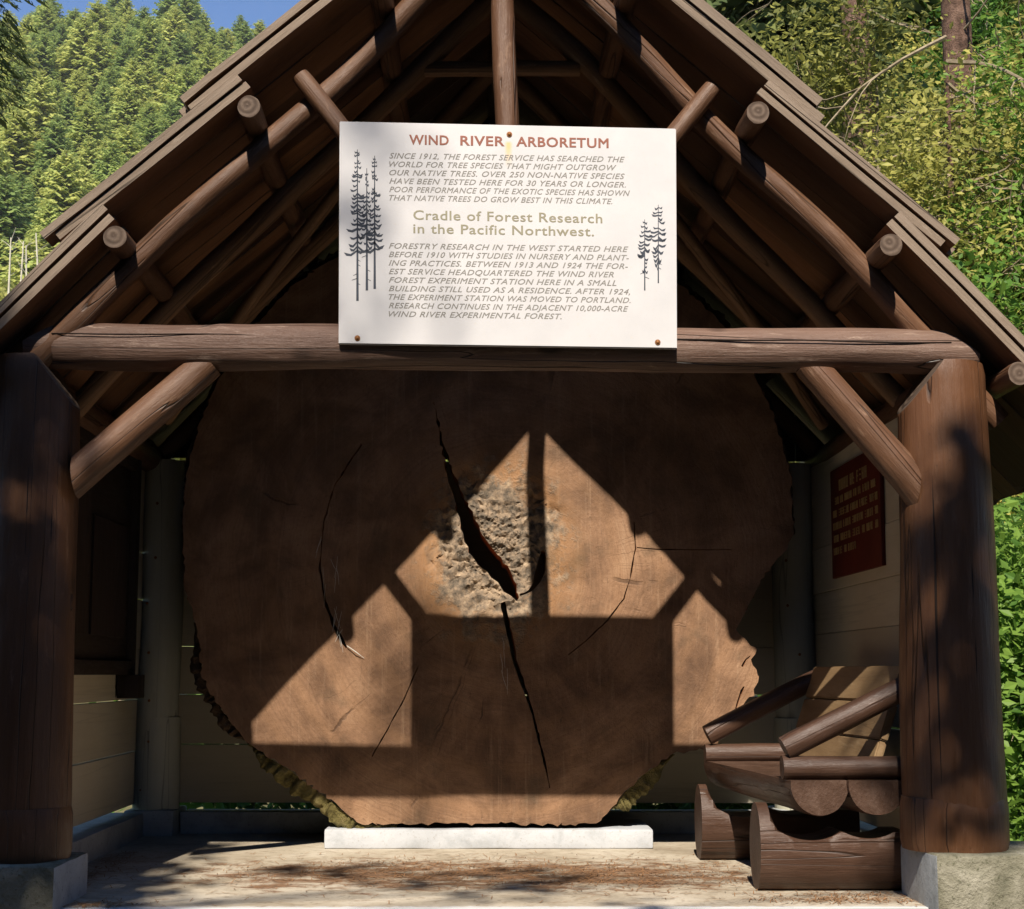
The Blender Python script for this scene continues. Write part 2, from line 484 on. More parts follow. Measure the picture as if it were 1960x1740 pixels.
def log_bm(L, r0, r1, seed, segs=22, wob=0.05, bend=0.01, cuts=(), rx=1.0):
    """a peeled log along local z with lumps and a slight bend; cuts are (point, normal) planes"""
    rnd = random.Random(seed)
    n = max(6, int(L / 0.04))
    bm = bmesh.new()
    off = Vector((rnd.uniform(0, 50), rnd.uniform(0, 50), rnd.uniform(0, 50)))
    rows = []
    kn = [(rnd.uniform(0, 6.283), rnd.uniform(0, L), rnd.uniform(0.05, 0.11)) for _ in range(int(3 * L + 1))]
    for i in range(n + 1):
        t = i / n
        z = L * t
        r = r0 + (r1 - r0) * t
        bx = bend * noise.noise(off + Vector((0, 0, z * 1.1))) * 2
        by = bend * noise.noise(off + Vector((9, 0, z * 1.1))) * 2
        row = []
        for j in range(segs):
            a = 2 * math.pi * j / segs
            d = Vector((math.cos(a), math.sin(a), 0))
            k = 1 + wob * noise.noise(off + d * 1.2 + Vector((0, 0, z * 2.2))) + wob * 0.5 * noise.noise(off + d * 3.5 + Vector((0, 0, z * 6)))
            for ka, kz, kh in kn:
                da = (a - ka + math.pi) % (2 * math.pi) - math.pi
                e = (da * r / 0.035) ** 2 + ((z - kz) / 0.05) ** 2
                if e < 9:
                    k += kh * math.exp(-e) * min(1.0, 0.09 / r)
            if i in (0, n):
                k *= 0.965
            row.append(bm.verts.new((d.x * r * k * rx + bx, d.y * r * k + by, z)))
        rows.append(row)
    for i in range(n):
        for j in range(segs):
            j2 = (j + 1) % segs
            bm.faces.new((rows[i][j], rows[i][j2], rows[i + 1][j2], rows[i + 1][j]))
    f = bm.faces.new(list(reversed(rows[0])))
    f.material_index = 1
    f = bm.faces.new(rows[-1])
    f.material_index = 1
    for co, no in cuts:
        g = bm.verts[:] + bm.edges[:] + bm.faces[:]
        bmesh.ops.bisect_plane(bm, geom=g, dist=1e-5, plane_co=co, plane_no=no, clear_outer=True)
        be = [e for e in bm.edges if len(e.link_faces) == 1]
        if be:
            r = bmesh.ops.edgeloop_fill(bm, edges=be)
            for f in r['faces']:
                f.material_index = 1
    return bm


def log(name, p0, p1, r0, r1, mats, parent, seed, **kw):
    p0, p1 = Vector(p0), Vector(p1)
    L = (p1 - p0).length
    m4 = frame(p1 - p0, p0)
    cuts = [(m4.inverted() @ Vector(c), m4.inverted().to_3x3() @ Vector(n)) for c, n in kw.pop('cuts', ())]
    bm = log_bm(L, r0, r1, seed, cuts=cuts, **kw)
    return link(name, finish(bm, 38), mats, parent, m4)


def box(bm, lo, hi, jit=0.0, rnd=None, bevel=0.0):
    vs = []
    for z in (lo[2], hi[2]):
        for y in (lo[1], hi[1]):
            for x in (lo[0], hi[0]):
                p = Vector((x, y, z))
                if jit:
                    p += Vector((rnd.uniform(-jit, jit), rnd.uniform(-jit, jit), rnd.uniform(-jit, jit)))
                vs.append(bm.verts.new(p))
    fs = [bm.faces.new([vs[i] for i in q]) for q in ((0, 2, 3, 1), (4, 5, 7, 6), (0, 1, 5, 4), (2, 6, 7, 3), (0, 4, 6, 2), (1, 3, 7, 5))]
    if bevel:
        es = list({e for f in fs for e in f.edges})
        r = bmesh.ops.bevel(bm, geom=es, offset=bevel, segments=2, affect='EDGES', profile=0.6)
    return fs


def obox(bm, o, ux, uy, uz, tone=None, lay=None):
    """box with one corner o and three edge vectors"""
    vs = [bm.verts.new(o + ux * a + uy * b + uz * c) for c in (0, 1) for b in (0, 1) for a in (0, 1)]
    fs = [bm.faces.new([vs[i] for i in q]) for q in ((0, 2, 3, 1), (4, 5, 7, 6), (0, 1, 5, 4), (2, 6, 7, 3), (0, 4, 6, 2), (1, 3, 7, 5))]
    if lay is not None:
        for f in fs:
            f[lay] = tone
    return fs


def quads_mesh(verts, faces, tone=None, mats=None, midx=None, smooth=False):
    me = bpy.data.meshes.new('mesh')
    me.from_pydata(verts.tolist() if hasattr(verts, 'tolist') else verts, [], faces.tolist() if hasattr(faces, 'tolist') else faces)
    if tone is not None:
        a = me.attributes.new('tone', 'FLOAT', 'FACE')
        a.data.foreach_set('value', np.asarray(tone, dtype=np.float32))
    for m in mats or []:
        me.materials.append(m)
    if midx is not None:
        me.polygons.foreach_set('material_index', np.asarray(midx, dtype=np.int32))
    me.update()
    return me


def leaf_arrays(rng, cen, size, aspect=0.55, up=0.5):
    """diamond leaves at the given centres, random facing with an upward bias"""
    n = len(cen)
    nrm = rng.normal(size=(n, 3))
    nrm[:, 2] = np.abs(nrm[:, 2]) + up
    nrm[:, 1] -= up
    nrm /= np.linalg.norm(nrm, axis=1)[:, None]
    u = np.cross(nrm, rng.normal(size=(n, 3)))
    u /= np.linalg.norm(u, axis=1)[:, None]
    v = np.cross(nrm, u)
    s = (size * rng.uniform(0.45, 1.5, n))[:, None]
    fold = nrm * s * rng.uniform(-0.25, 0.25, (n, 1))
    a = cen - u * s
    b = cen + v * s * aspect + fold
    c = cen + u * s
    d = cen - v * s * aspect + fold
    V = np.stack([a, b, c, d], 1).reshape(-1, 3)
    F = np.arange(4 * n).reshape(n, 4)
    return V, F


def tube_bm(bm, pts, radii, segs=6):
    rows = []
    prev = None
    for i, p in enumerate(pts):
        d = (pts[min(i + 1, len(pts) - 1)] - pts[max(i - 1, 0)]).normalized()
        q = d.to_track_quat('Z', 'Y') if prev is None else prev.rotation_difference(d) @ pq
        prev, pq = d, q
        rows.append([bm.verts.new(p + q @ Vector((math.cos(2 * math.pi * k / segs) * radii[i], math.sin(2 * math.pi * k / segs) * radii[i], 0))) for k in range(segs)])
    for i in range(len(rows) - 1):
        for k in range(segs):
            k2 = (k + 1) % segs
            bm.faces.new((rows[i][k], rows[i][k2], rows[i + 1][k2], rows[i + 1][k]))
    bm.faces.new(list(reversed(rows[0])))
    bm.faces.new(rows[-1])


def wander(rnd, p, d, L, n, wig, lift=0.0):
    pts = [p.copy()]
    d = d.normalized()
    for i in range(n):
        d = (d + Vector((rnd.uniform(-wig, wig), rnd.uniform(-wig, wig), rnd.uniform(-wig, wig) + lift))).normalized()
        pts.append(pts[-1] + d * (L / n))
    return pts, d


# ------------------------------------------------------------------ ground and terrain
def terrain(name, fn, xs, ys, mat, smooth=True):
    V = np.array([(x, y, fn(x, y)) for y in ys for x in xs])
    nx, ny = len(xs), len(ys)
    F = np.array([(j * nx + i, j * nx + i + 1, (j + 1) * nx + i + 1, (j + 1) * nx + i) for j in range(ny - 1) for i in range(nx - 1)])
    me = quads_mesh(V, F, mats=[mat])
    me.polygons.foreach_set('use_smooth', [True] * len(me.polygons))
    return tag(link(name, me, None), None, None, kind='structure')


GZ = -0.42


def ground_z(x, y):
    return GZ + 0.05 * noise.noise(Vector((x * 0.3, y * 0.3, 0))) if max(abs(x), abs(y)) < 60 else GZ


def hill_z(x, y):
    b = (y - 150) * 0.606 - max(0, x + 20) * 0.35
    k = 12 * noise.noise(Vector((x * 0.012, y * 0.012, 3))) + 3 * noise.noise(Vector((x * 0.05, y * 0.05, 7)))
    top = 249 - 0.12 * abs(x + 150)
    b = min(b, top + (b - top) * 0.1) if b > top else b
    return max(-2.0, b + k * min(1, max(0, (y - 150) / 60)))


def bank_z(x, y):
    s = max(0.0, (x - 4.2) * 0.55 + (y - 4.0) * 0.45)
    return GZ - 0.3 + min(s, 30) * 0.9 + 0.5 * noise.noise(Vector((x * 0.25, y * 0.25, 1))) * min(1, s)


def lin(a, b, n):
    return [a + (b - a) * i / n for i in range(n + 1)]


gx = [-2500, -900, -300, -100] + lin(-40, 40, 60) + [100, 300, 900, 2500]
terrain('ground', ground_z, gx, gx, M['ground'])
terrain('hill', hill_z, lin(-620, 240, 86), lin(140, 800, 66), M['hill'])
terrain('slope', bank_z, lin(3.2, 60, 60), lin(2.5, 60, 60), M['bank'])
terrain('path', lambda x, y: GZ + 0.075 + 0.012 * noise.noise(Vector((x * 1.5, y * 1.5, 5))), lin(-3.4, 3.6, 28), lin(-14, -0.27, 50), M['gravel'])

# ------------------------------------------------------------------ shelter
XC = 0.08                       # middle of the roof
PITCHK = 1.05
RIDGE = 4.145


def roofz(h):
    return RIDGE - PITCHK * h


SH = thing('log_shelter', 'dark brown open-fronted log shelter with steep plank roof on concrete footings', 'shelter', (XC, 0, 0))
LOGM = [M['log'], M['end']]
POSTM = [M['post'], M['end']]
BY = 2.42                      # back row of posts

# footings
def footing(name, lo, hi, mats, seed, bev=0.02):
    rnd = random.Random(seed)
    bm = bmesh.new()
    box(bm, lo, hi, bevel=bev)
    bmesh.ops.subdivide_edges(bm, edges=[e for e in bm.edges if e.calc_length() > 0.1], cuts=4, use_grid_fill=True)
    for v in bm.verts:
        n = noise.noise_vector(v.co * 9 + Vector((seed, 0, 0)))
        v.co += n * 0.006
    for f in bm.faces:
        if len(mats) > 1:
            f.material_index = 1 if abs(f.normal.x) > 0.7 else 0
    return part(name, bm, mats, SH, smooth=50)


bmesh_mats = [M['concrete'], M['greypaint']]
footing('footing', (-2.12, -0.262, GZ - 0.2), (-1.555, 0.22, 0.165), bmesh_mats, 1)
footing('footing', (1.69, -0.262, GZ - 0.2), (2.22, 0.22, 0.205), bmesh_mats, 2)
footing('footing', (-1.915, BY - 0.15, -0.1), (-1.645, BY + 0.2, 0.135), [M['greypaint']], 3, 0.012)
footing('footing', (1.62, BY - 0.15, -0.1), (1.89, BY + 0.2, 0.135), [M['greypaint']], 4, 0.012)
footing('kerb', (-2.02, 0.235, GZ - 0.1), (-1.80, BY - 0.16, 0.125), [M['greypaint']], 5, 0.012)
footing('kerb', (1.80, 0.235, GZ - 0.1), (2.02, BY - 0.16, 0.125), [M['greypaint']], 6, 0.012)
footing('kerb', (-1.635, BY - 0.02, GZ - 0.1), (1.61, BY + 0.18, 0.115), [M['greypaint']], 7, 0.012)

# floor slab
bm = bmesh.new()
box(bm, (-1.99, -0.165, GZ - 0.15), (1.99, BY + 0.17, 0.0), bevel=0.012)
for f in bm.faces:
    if f.normal.y < -0.75:
        f.material_index = 1
fl = link('floor', finish(bm, 0), [M['floor'], M['concrete']])
tag(fl, None, None, kind='structure')

# front posts: thick logs with shouldered tops
bz = at(960, 672, 0).z          # axis of the tie beam
for x, r, zb, sgn, sd_ in ((-1.775, 0.187, 0.16, 1, 11), (1.845, 0.188, 0.20, -1, 12)):
    sh = ((Vector((x + sgn * 0.165, 0, 1.92)), Vector((sgn * 1.0, 0, 0.72))),)
    p = log('post', (x, 0, zb), (x, 0, bz - 0.055), r + 0.012, r - 0.016, POSTM, SH, sd_, segs=40, wob=0.025, bend=0.006, cuts=sh)
    c = log('post_base', (x, 0, zb), (x, 0, zb + 0.2), r + 0.018, r + 0.016, POSTM, p, sd_ + 50, segs=36, wob=0.012, bend=0.0)
    # long drying checks cut in the front of the post
    rnd = random.Random(sd_)
    for k in range(3):
        a = rad(-90 + (-30, 12, 38)[k] + rnd.uniform(-6, 6))
        bm = bmesh.new()
        z0, z1 = 0.45 + 0.15 * k, 1.75 - 0.1 * k
        n = 24
        vs = []
        for i in range(n + 1):
            z = z0 + (z1 - z0) * i / n
            w = 0.004 * math.sin(math.pi * i / n) + 0.0006
            aa = a + 0.05 * noise.noise(Vector((k * 7 + sd_, 0, z * 1.6)))
            rr = r + 0.0045 + (-0.028) * (z - zb) / 1.9 + 0.012
            d = Vector((math.cos(aa), math.sin(aa), 0))
            tdir = Vector((-d.y, d.x, 0))
            c0 = Vector((x, 0, z)) + d * (rr - 0.006)
            vs.append((bm.verts.new(c0 - tdir * w), bm.verts.new(c0 + d * 0.001), bm.verts.new(c0 + tdir * w)))
        for i in range(n):
            bm.faces.new((vs[i][0], vs[i][1], vs[i + 1][1], vs[i + 1][0]))
            bm.faces.new((vs[i][1], vs[i][2], vs[i + 1][2], vs[i + 1][1]))
        part('drying_check', bm, [M['gable']], p)

# back posts, painted pale
for x, sd_ in ((-1.775, 21), (1.755, 22)):
    p = log('post', (x, BY, 0.13), (x, BY, 2.05), 0.12, 0.105, [M['greypost'], M['greypost']], SH, sd_, segs=30, wob=0.02, bend=0.01)
    log('post_sleeve', (x, BY, 0.13), (x, BY, 0.63), 0.128, 0.124, [M['greypost'], M['greypost']], p, sd_ + 5, segs=30, wob=0.012, bend=0.0)
    rnd = random.Random(sd_)
    for z in (0.24, 0.5, 0.72, 0.98, 1.25, 1.5, 1.8):
        a = rad(-100 + rnd.uniform(-25, 10))
        q = Vector((x + math.cos(a) * 0.122, BY + math.sin(a) * 0.122, z))
        bm = bmesh.new()
        bmesh.ops.create_icosphere(bm, subdivisions=1, radius=0.009, matrix=Matrix.Translation(q))
        part('nail_head', bm, [M['rust']], p)

# tie beam with bevelled ends
bl, br = at(55, 660, 0), at(1862, 678, 0)
bmx = (bl + br) / 2
log('beam', bl, br, 0.093, 0.089, [M['beam'], M['beam']], SH, 31, segs=36, wob=0.045, bend=0.012,
    cuts=((bl + Vector((0.05, 0, 0.03)), Vector((-0.62, 0, 1))), (br + Vector((-0.06, 0, 0.03)), Vector((0.8, 0, 1)))))
# a long check along the front of the beam
bm = bmesh.new()
prev = None
for i in range(60):
    t = i / 59
    p = bl.lerp(br, 0.03 + 0.94 * t)
    ang = rad(18 + 7 * noise.noise(Vector((t * 9, 2, 0))))
    r = 0.091
    w = 0.0025 + 0.0035 * abs(noise.noise(Vector((t * 6, 0, 5))))
    c = p + Vector((0, -math.cos(ang) * r * 0.985, math.sin(ang) * r * 0.985))
    row = (bm.verts.new(c + Vector((0, -0.0015, w))), bm.verts.new(c + Vector((0, -0.0045, 0))), bm.verts.new(c + Vector((0, -0.0015, -w))))
    if prev and not (0.4 < t < 0.43):
        bm.faces.new((prev[0], row[0], row[1], prev[1]))
        bm.faces.new((prev[1], row[1], row[2], prev[2]))
    prev = row
part('drying_check', bm, [M['gable']], SH, (1, 0, 0))

# king post and struts of the front truss
log('king_post', (XC + 0.015, -0.005, bz + 0.05), (XC + 0.005, -0.005, RIDGE - 0.1), 0.05, 0.047, LOGM, SH, 41, wob=0.09, bend=0.03)
for (tx, ty), sd_ in (((573, 146), 42), ((1362, 166), 43)):
    top = at(tx, ty, -0.055)
    foot = at(960 if tx < 960 else 985, 655, -0.05)
    log('strut', foot.lerp(top, 0.06), top, 0.043, 0.039, LOGM, SH, sd_, wob=0.06, bend=0.012)
# knee braces from post to beam
for (ax, ay), (cx, cy), sd_ in (((146, 918), (385, 712), 44), ((1752, 936), (1563, 712), 45)):
    a, c = at(ax, ay, -0.06), at(cx, cy, -0.02)
    d = (c - a).normalized()
    log('knee_brace', a - d * 0.08, c + d * 0.05, 0.07, 0.064, LOGM, SH, sd_, segs=28, wob=0.05, bend=0.012,
        cuts=((a, Vector((-1 if ax < 900 else 1, 0, -0.15))), (Vector((c.x, c.y, bz - 0.07)), Vector((0, 0, 1)))))

# wall plates
for x, sd_ in ((-1.86, 51), (1.93, 52)):
    log('wall_plate', (x, 0.12, 2.06), (x, BY + 0.35, 2.06), 0.085, 0.08, LOGM, SH, sd_)

# rafters of four trusses, with inner struts
TY = (0.0, 0.68, 1.55, BY)
for ti, ty in enumerate(TY):
    for s in (-1, 1):
        f = 2.02 if ti == 0 else 1.92
        p0 = Vector((XC + s * 0.03, ty, roofz(0.03) - 0.125))
        p1 = Vector((XC + s * f, ty, roofz(f) - 0.125))
        log('rafter', p1, p0, 0.05 if ti == 0 else 0.046, 0.045, [M['log'] if ti == 0 else M['pole'], M['end']], SH, 60 + ti * 2 + (s > 0), wob=0.08, bend=0.025)
        if ti == 3:
            log('strut', (XC, ty - 0.02, bz), (XC + s * 0.8, ty - 0.02, roofz(0.8) - 0.2), 0.042, 0.038, [M['pole'], M['end']], SH, 80 + ti * 2 + (s > 0), wob=0.07, bend=0.015)
    if ti in (1, 2):
        log('collar', (XC - 0.36, ty, roofz(0.36) - 0.15), (XC + 0.36, ty, roofz(0.36) - 0.15), 0.035, 0.034, [M['pole'], M['end']], SH, 90 + ti)
# wind braces under the roof
for s in (-1, 1):
    log('wind_brace', (XC + s * 1.72, 1.75, roofz(1.72) - 0.17), (XC + s * 0.62, 0.9, roofz(0.62) - 0.17), 0.034, 0.03, [M['pole'], M['end']], SH, 101 + s, wob=0.08, bend=0.02)

# purlins running back from the front
PUR = (0.5, 1.005, 1.51, 2.005)
YF, YB = -0.215, BY + 0.45
log('ridge_pole', (XC, YF + 0.01, RIDGE - 0.02), (XC, YB, RIDGE - 0.02), 0.05, 0.05, LOGM, SH, 110)
for s in (-1, 1):
    for k, h in enumerate(PUR):
        z = roofz(h) - 0.008
        log('purlin', (XC + s * h, YF + random.Random(k + 5 * s).uniform(-0.012, 0.0), z), (XC + s * h, YB - 0.05, z), 0.046, 0.05,
            LOGM, SH, 120 + k + 10 * (s > 0), segs=26, wob=0.06, bend=0.01)

# roof boards: courses of two layers, each course lapping over the one below
HS = (0.0,) + PUR
TH = 0.034
for s in (-1, 1):
    for c in range(4):
        rnd = random.Random(300 + c * 2 + (s > 0))
        h0 = HS[c] + (0.005 if c else 0.0)
        h1 = HS[c + 1] + (0.24 if c < 3 else 0.40)
        # slope so that it rests on its own purlin above and on the next course below
        za = roofz(HS[c]) + 0.066
        zb_ = roofz(HS[c + 1]) + 0.066 + 0.094
        if c == 3:
            zb_ = roofz(HS[c + 1]) + 0.066
        k = (za - zb_) / (HS[c + 1] - HS[c])
        a = Vector((XC + s * h0, 0, za - k * (h0 - HS[c])))
        b = Vector((XC + s * h1, 0, za - k * (h1 - HS[c])))
        dn = (b - a).normalized()
        nm = Vector((s * -dn.z * s, 0, dn.x * s)) if False else Vector((-dn.z * s, 0, abs(dn.x)))
        nm = Vector((s * abs(dn.z), 0, abs(dn.x))).normalized()
        bm = bmesh.new()
        lay = bm.faces.layers.float.new('tone')
        for layer in range(2):
            y = -0.2 + (0.0 if layer == 0 else -0.012)
            first = True
            while y < BY + 0.5:
                w = rnd.uniform(0.15, 0.27)
                if layer == 1 and first:
                    w *= 0.6
                up = a + nm * (layer * (TH + 0.006) + rnd.uniform(0, 0.004)) - dn * rnd.uniform(0, 0.02)
                L = (b - a).length + rnd.uniform(-0.03, 0.02) - (0.015 if layer == 0 else 0)
                th = TH + rnd.uniform(-0.005, 0.004)
                o = Vector((up.x, y, up.z))
                tilt = Vector((0, 0, rnd.uniform(-0.004, 0.004)))
                fs = obox(bm, o, dn * L + tilt, Vector((0, w - 0.006, 0)), nm * th, rnd.random(), lay)
                # slight sag and waviness of every board
                vs = list({v for f in fs for v in f.verts})
                es = [e for e in {e for f in fs for e in f.edges} if e.calc_length() > 0.3]
                r = bmesh.ops.subdivide_edges(bm, edges=es, cuts=6, use_grid_fill=True)
                seen = {v for g in r['geom_inner'] if isinstance(g, bmesh.types.BMVert) for v in (g,)}
                ph = rnd.uniform(0, 40)
                for v in seen:
                    v.co += nm * 0.006 * noise.noise(Vector((ph, v.co.x * 3, y)))
                first = False
                y += w
        for f in bm.faces:
            f.material_index = 0
        bmesh.ops.recalc_face_normals(bm, faces=bm.faces[:])
        # weathered outside: front edges, tops and butts are grey, undersides keep their brown
        for f in bm.faces:
            if f.normal.dot(nm) > -0.5:
                f.material_index = 1
        part('roof_boards', bm, [M['board'], M['shake']], SH, dn, smooth=30)
# ridge boards
bm = bmesh.new()
for s in (-1, 1):
    nm = Vector((s * 0.724, 0, 0.69))
    dn = Vector((s * 0.69, 0, -0.724))
    obox(bm, Vector((XC, -0.21, RIDGE + 0.15)), dn * 0.22, Vector((0, BY + 0.7, 0)), nm * 0.03)
part('ridge_boards', bm, [M['shake']], SH, (0, 1, 0))

# walls of cream boards with open joints
def wall(name, ax, fixed, lo, hi, joints, th, seed, mat, gap=0.008):
    rnd = random.Random(seed)
    bm = bmesh.new()
    lay = bm.faces.layers.float.new('tone')
    for z0, z1 in zip(joints[:-1], joints[1:]):
        j = rnd.uniform(-0.004, 0.004)
        g0, g1 = rnd.uniform(0.3, 1.0) * (gap if z0 < 0.8 or fixed < 0 else 0.0015), rnd.uniform(-0.005, 0.005) * (1.0 if z0 < 0.8 or fixed < 0 else 0.15)
        if ax == 'y':
            o = Vector((fixed + j, lo, z0 + g0 * 0.5))
            fs = obox(bm, o, Vector((th, 0, 0)), Vector((0, hi - lo, g1)), Vector((0, 0, z1 - z0 - g0)), rnd.random(), lay)
        else:
            o = Vector((lo, fixed + j, z0 + g0 * 0.5))
            fs = obox(bm, o, Vector((hi - lo, 0, g1)), Vector((0, th, 0)), Vector((0, 0, z1 - z0 - g0)), rnd.random(), lay)
    es = list(bm.edges)
    bmesh.ops.bevel(bm, geom=es, offset=0.003, segments=1, affect='EDGES')
    return part(name, bm, [mat], SH, (0, 1, 0) if ax == 'y' else (1, 0, 0))


wall('side_wall', 'y', -1.905, 0.2, BY + 0.14, [0.155, 0.445, 0.725, 1.0, 1.27, 1.53, 1.79, 2.0], 0.028, 1, M['cream'], 0.009)
wall('side_wall', 'y', 1.862, 0.2, BY + 0.14, [0.155, 0.4, 0.63, 0.86, 1.09, 1.315, 1.56, 1.8, 2.05], 0.028, 2, M['cream'], 0.012)
wall('back_wall', 'x', BY + 0.145, -1.87, 1.86, [0.15, 0.475, 0.75, 1.02, 1.3, 1.57, 1.84, 2.08], 0.028, 3, M['cream'], 0.008)
# dark boarded back gable
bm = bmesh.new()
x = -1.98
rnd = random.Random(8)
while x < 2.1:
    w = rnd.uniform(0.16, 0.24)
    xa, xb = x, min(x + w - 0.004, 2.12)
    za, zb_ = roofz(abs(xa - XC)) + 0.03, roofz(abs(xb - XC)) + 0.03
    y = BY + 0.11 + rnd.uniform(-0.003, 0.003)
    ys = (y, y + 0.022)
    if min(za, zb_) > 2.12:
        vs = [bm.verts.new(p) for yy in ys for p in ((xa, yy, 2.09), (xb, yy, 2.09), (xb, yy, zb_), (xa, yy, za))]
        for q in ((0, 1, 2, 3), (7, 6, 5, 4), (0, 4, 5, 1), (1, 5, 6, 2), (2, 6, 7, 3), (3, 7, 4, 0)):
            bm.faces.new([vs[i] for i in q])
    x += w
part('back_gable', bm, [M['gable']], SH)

# ------------------------------------------------------------------ the tree slice
SY = 1.75
PITH = at(965, 1095, SY)


def sp(px, py):
    p = at(px, py, SY)
    return Vector((p.x, p.z))


def outline():
    pts = []
    for a in range(-2, 188, 6):      # upper half: from the right edge over the top to the left
        r = 585 * (1 + 0.012 * noise.noise(Vector((a * 0.09, 0, 2))) + 0.006 * noise.noise(Vector((a * 0.4, 3, 2))))
        pts.append((935 + r * math.cos(rad(a)), 1000 - r * math.sin(rad(a))))
    pts += [(355, 1130), (372, 1190), (382, 1235), (386, 1290), (408, 1335), (432, 1372), (458, 1400), (478, 1424), (508, 1446), (548, 1468),
            (590, 1500), (628, 1528), (662, 1556), (690, 1577), (760, 1579), (830, 1576), (900, 1578), (960, 1576), (1040, 1579), (1110, 1578), (1150, 1574),
            (1172, 1545), (1192, 1520), (1230, 1482), (1290, 1442), (1356, 1434), (1398, 1402), (1420, 1388), (1422, 1348), (1442, 1332), (1452, 1296), (1440, 1262),
            (1450, 1244), (1424, 1222), (1410, 1208), (1436, 1150), (1462, 1105), (1496, 1062)]
    return [sp(*p) for p in pts]


def strip(poly):
    """polygon from a list of (px, py, width)"""
    L, Rr = [], []
    for i, (x, y, w) in enumerate(poly):
        a, b = poly[max(i - 1, 0)], poly[min(i + 1, len(poly) - 1)]
        d = Vector((b[0] - a[0], b[1] - a[1])).normalized()
        n = Vector((-d.y, d.x))
        L.append((x + n.x * w / 2, y + n.y * w / 2))
        Rr.append((x - n.x * w / 2, y - n.y * w / 2))
    return L + Rr[::-1]


def jag(poly, amp, seed, step=9):
    """densify and roughen a crack edge"""
    rnd = random.Random(seed)
    out = []
    for i in range(len(poly)):
        a, b = Vector(poly[i]), Vector(poly[(i + 1) % len(poly)])
        n = max(1, int((b - a).length / step))
        for k in range(n):
            p = a.lerp(b, k / n)
            out.append((p.x + rnd.uniform(-amp, amp), p.y + rnd.uniform(-amp, amp)))
    return out


CR = [
    (strip([(832, 770, 2), (842, 830, 5), (862, 905, 13), (884, 968, 24), (900, 1012, 34), (915, 1046, 40), (938, 1075, 40), (957, 1093, 36), (970, 1116, 28), (984, 1138, 16), (991, 1146, 5)]), 3.0, 9),
    (strip([(962, 1152, 9), (968, 1182, 10), (975, 1212, 11), (985, 1262, 9), (1000, 1308, 8), (1018, 1358, 6.5), (1030, 1408, 5), (1042, 1460, 4), (1052, 1508, 2)]), 1.2, 9),
    (strip([(995, 1139, 3), (1014, 1132, 5), (1024, 1120, 10), (1034, 1092, 19), (1038, 1068, 14), (1040, 1055, 5)]), 1.5, 8),
    (strip([(1214, 1000, 2), (1216, 1050, 2.6), (1206, 1108, 2.2), (1194, 1146, 3), (1164, 1186, 3), (1122, 1226, 2.4), (1088, 1254, 1.6)]), 0.8, 12),
    (strip([(1219, 1048, 1.6), (1265, 1052, 2.2), (1400, 1052, 1.6)]), 0.4, 14),
    (strip([(800, 1276, 1.6), (775, 1335, 2.6), (742, 1395, 2.4), (712, 1448, 1.5)]), 0.8, 12),
    (strip([(692, 850, 1.5), (640, 930, 2), (620, 1000, 2.4), (612, 1090, 3.4), (622, 1150, 5), (638, 1195, 6), (655, 1226, 8), (664, 1240, 3)]), 1.2, 9),
    (strip([(1400, 1396, 2), (1408, 1356, 3.4), (1420, 1322, 4.5), (1424, 1314, 3)]), 1.0, 8),
    (strip([(1420, 1276, 4), (1428, 1262, 3), (1436, 1256, 2)]), 0.5, 8),
]
SL = thing('tree_slice', 'huge dark brown slice of old tree trunk with jagged split in its rotten heart', 'tree slice', (PITH.x, SY + 0.2, 0.1))


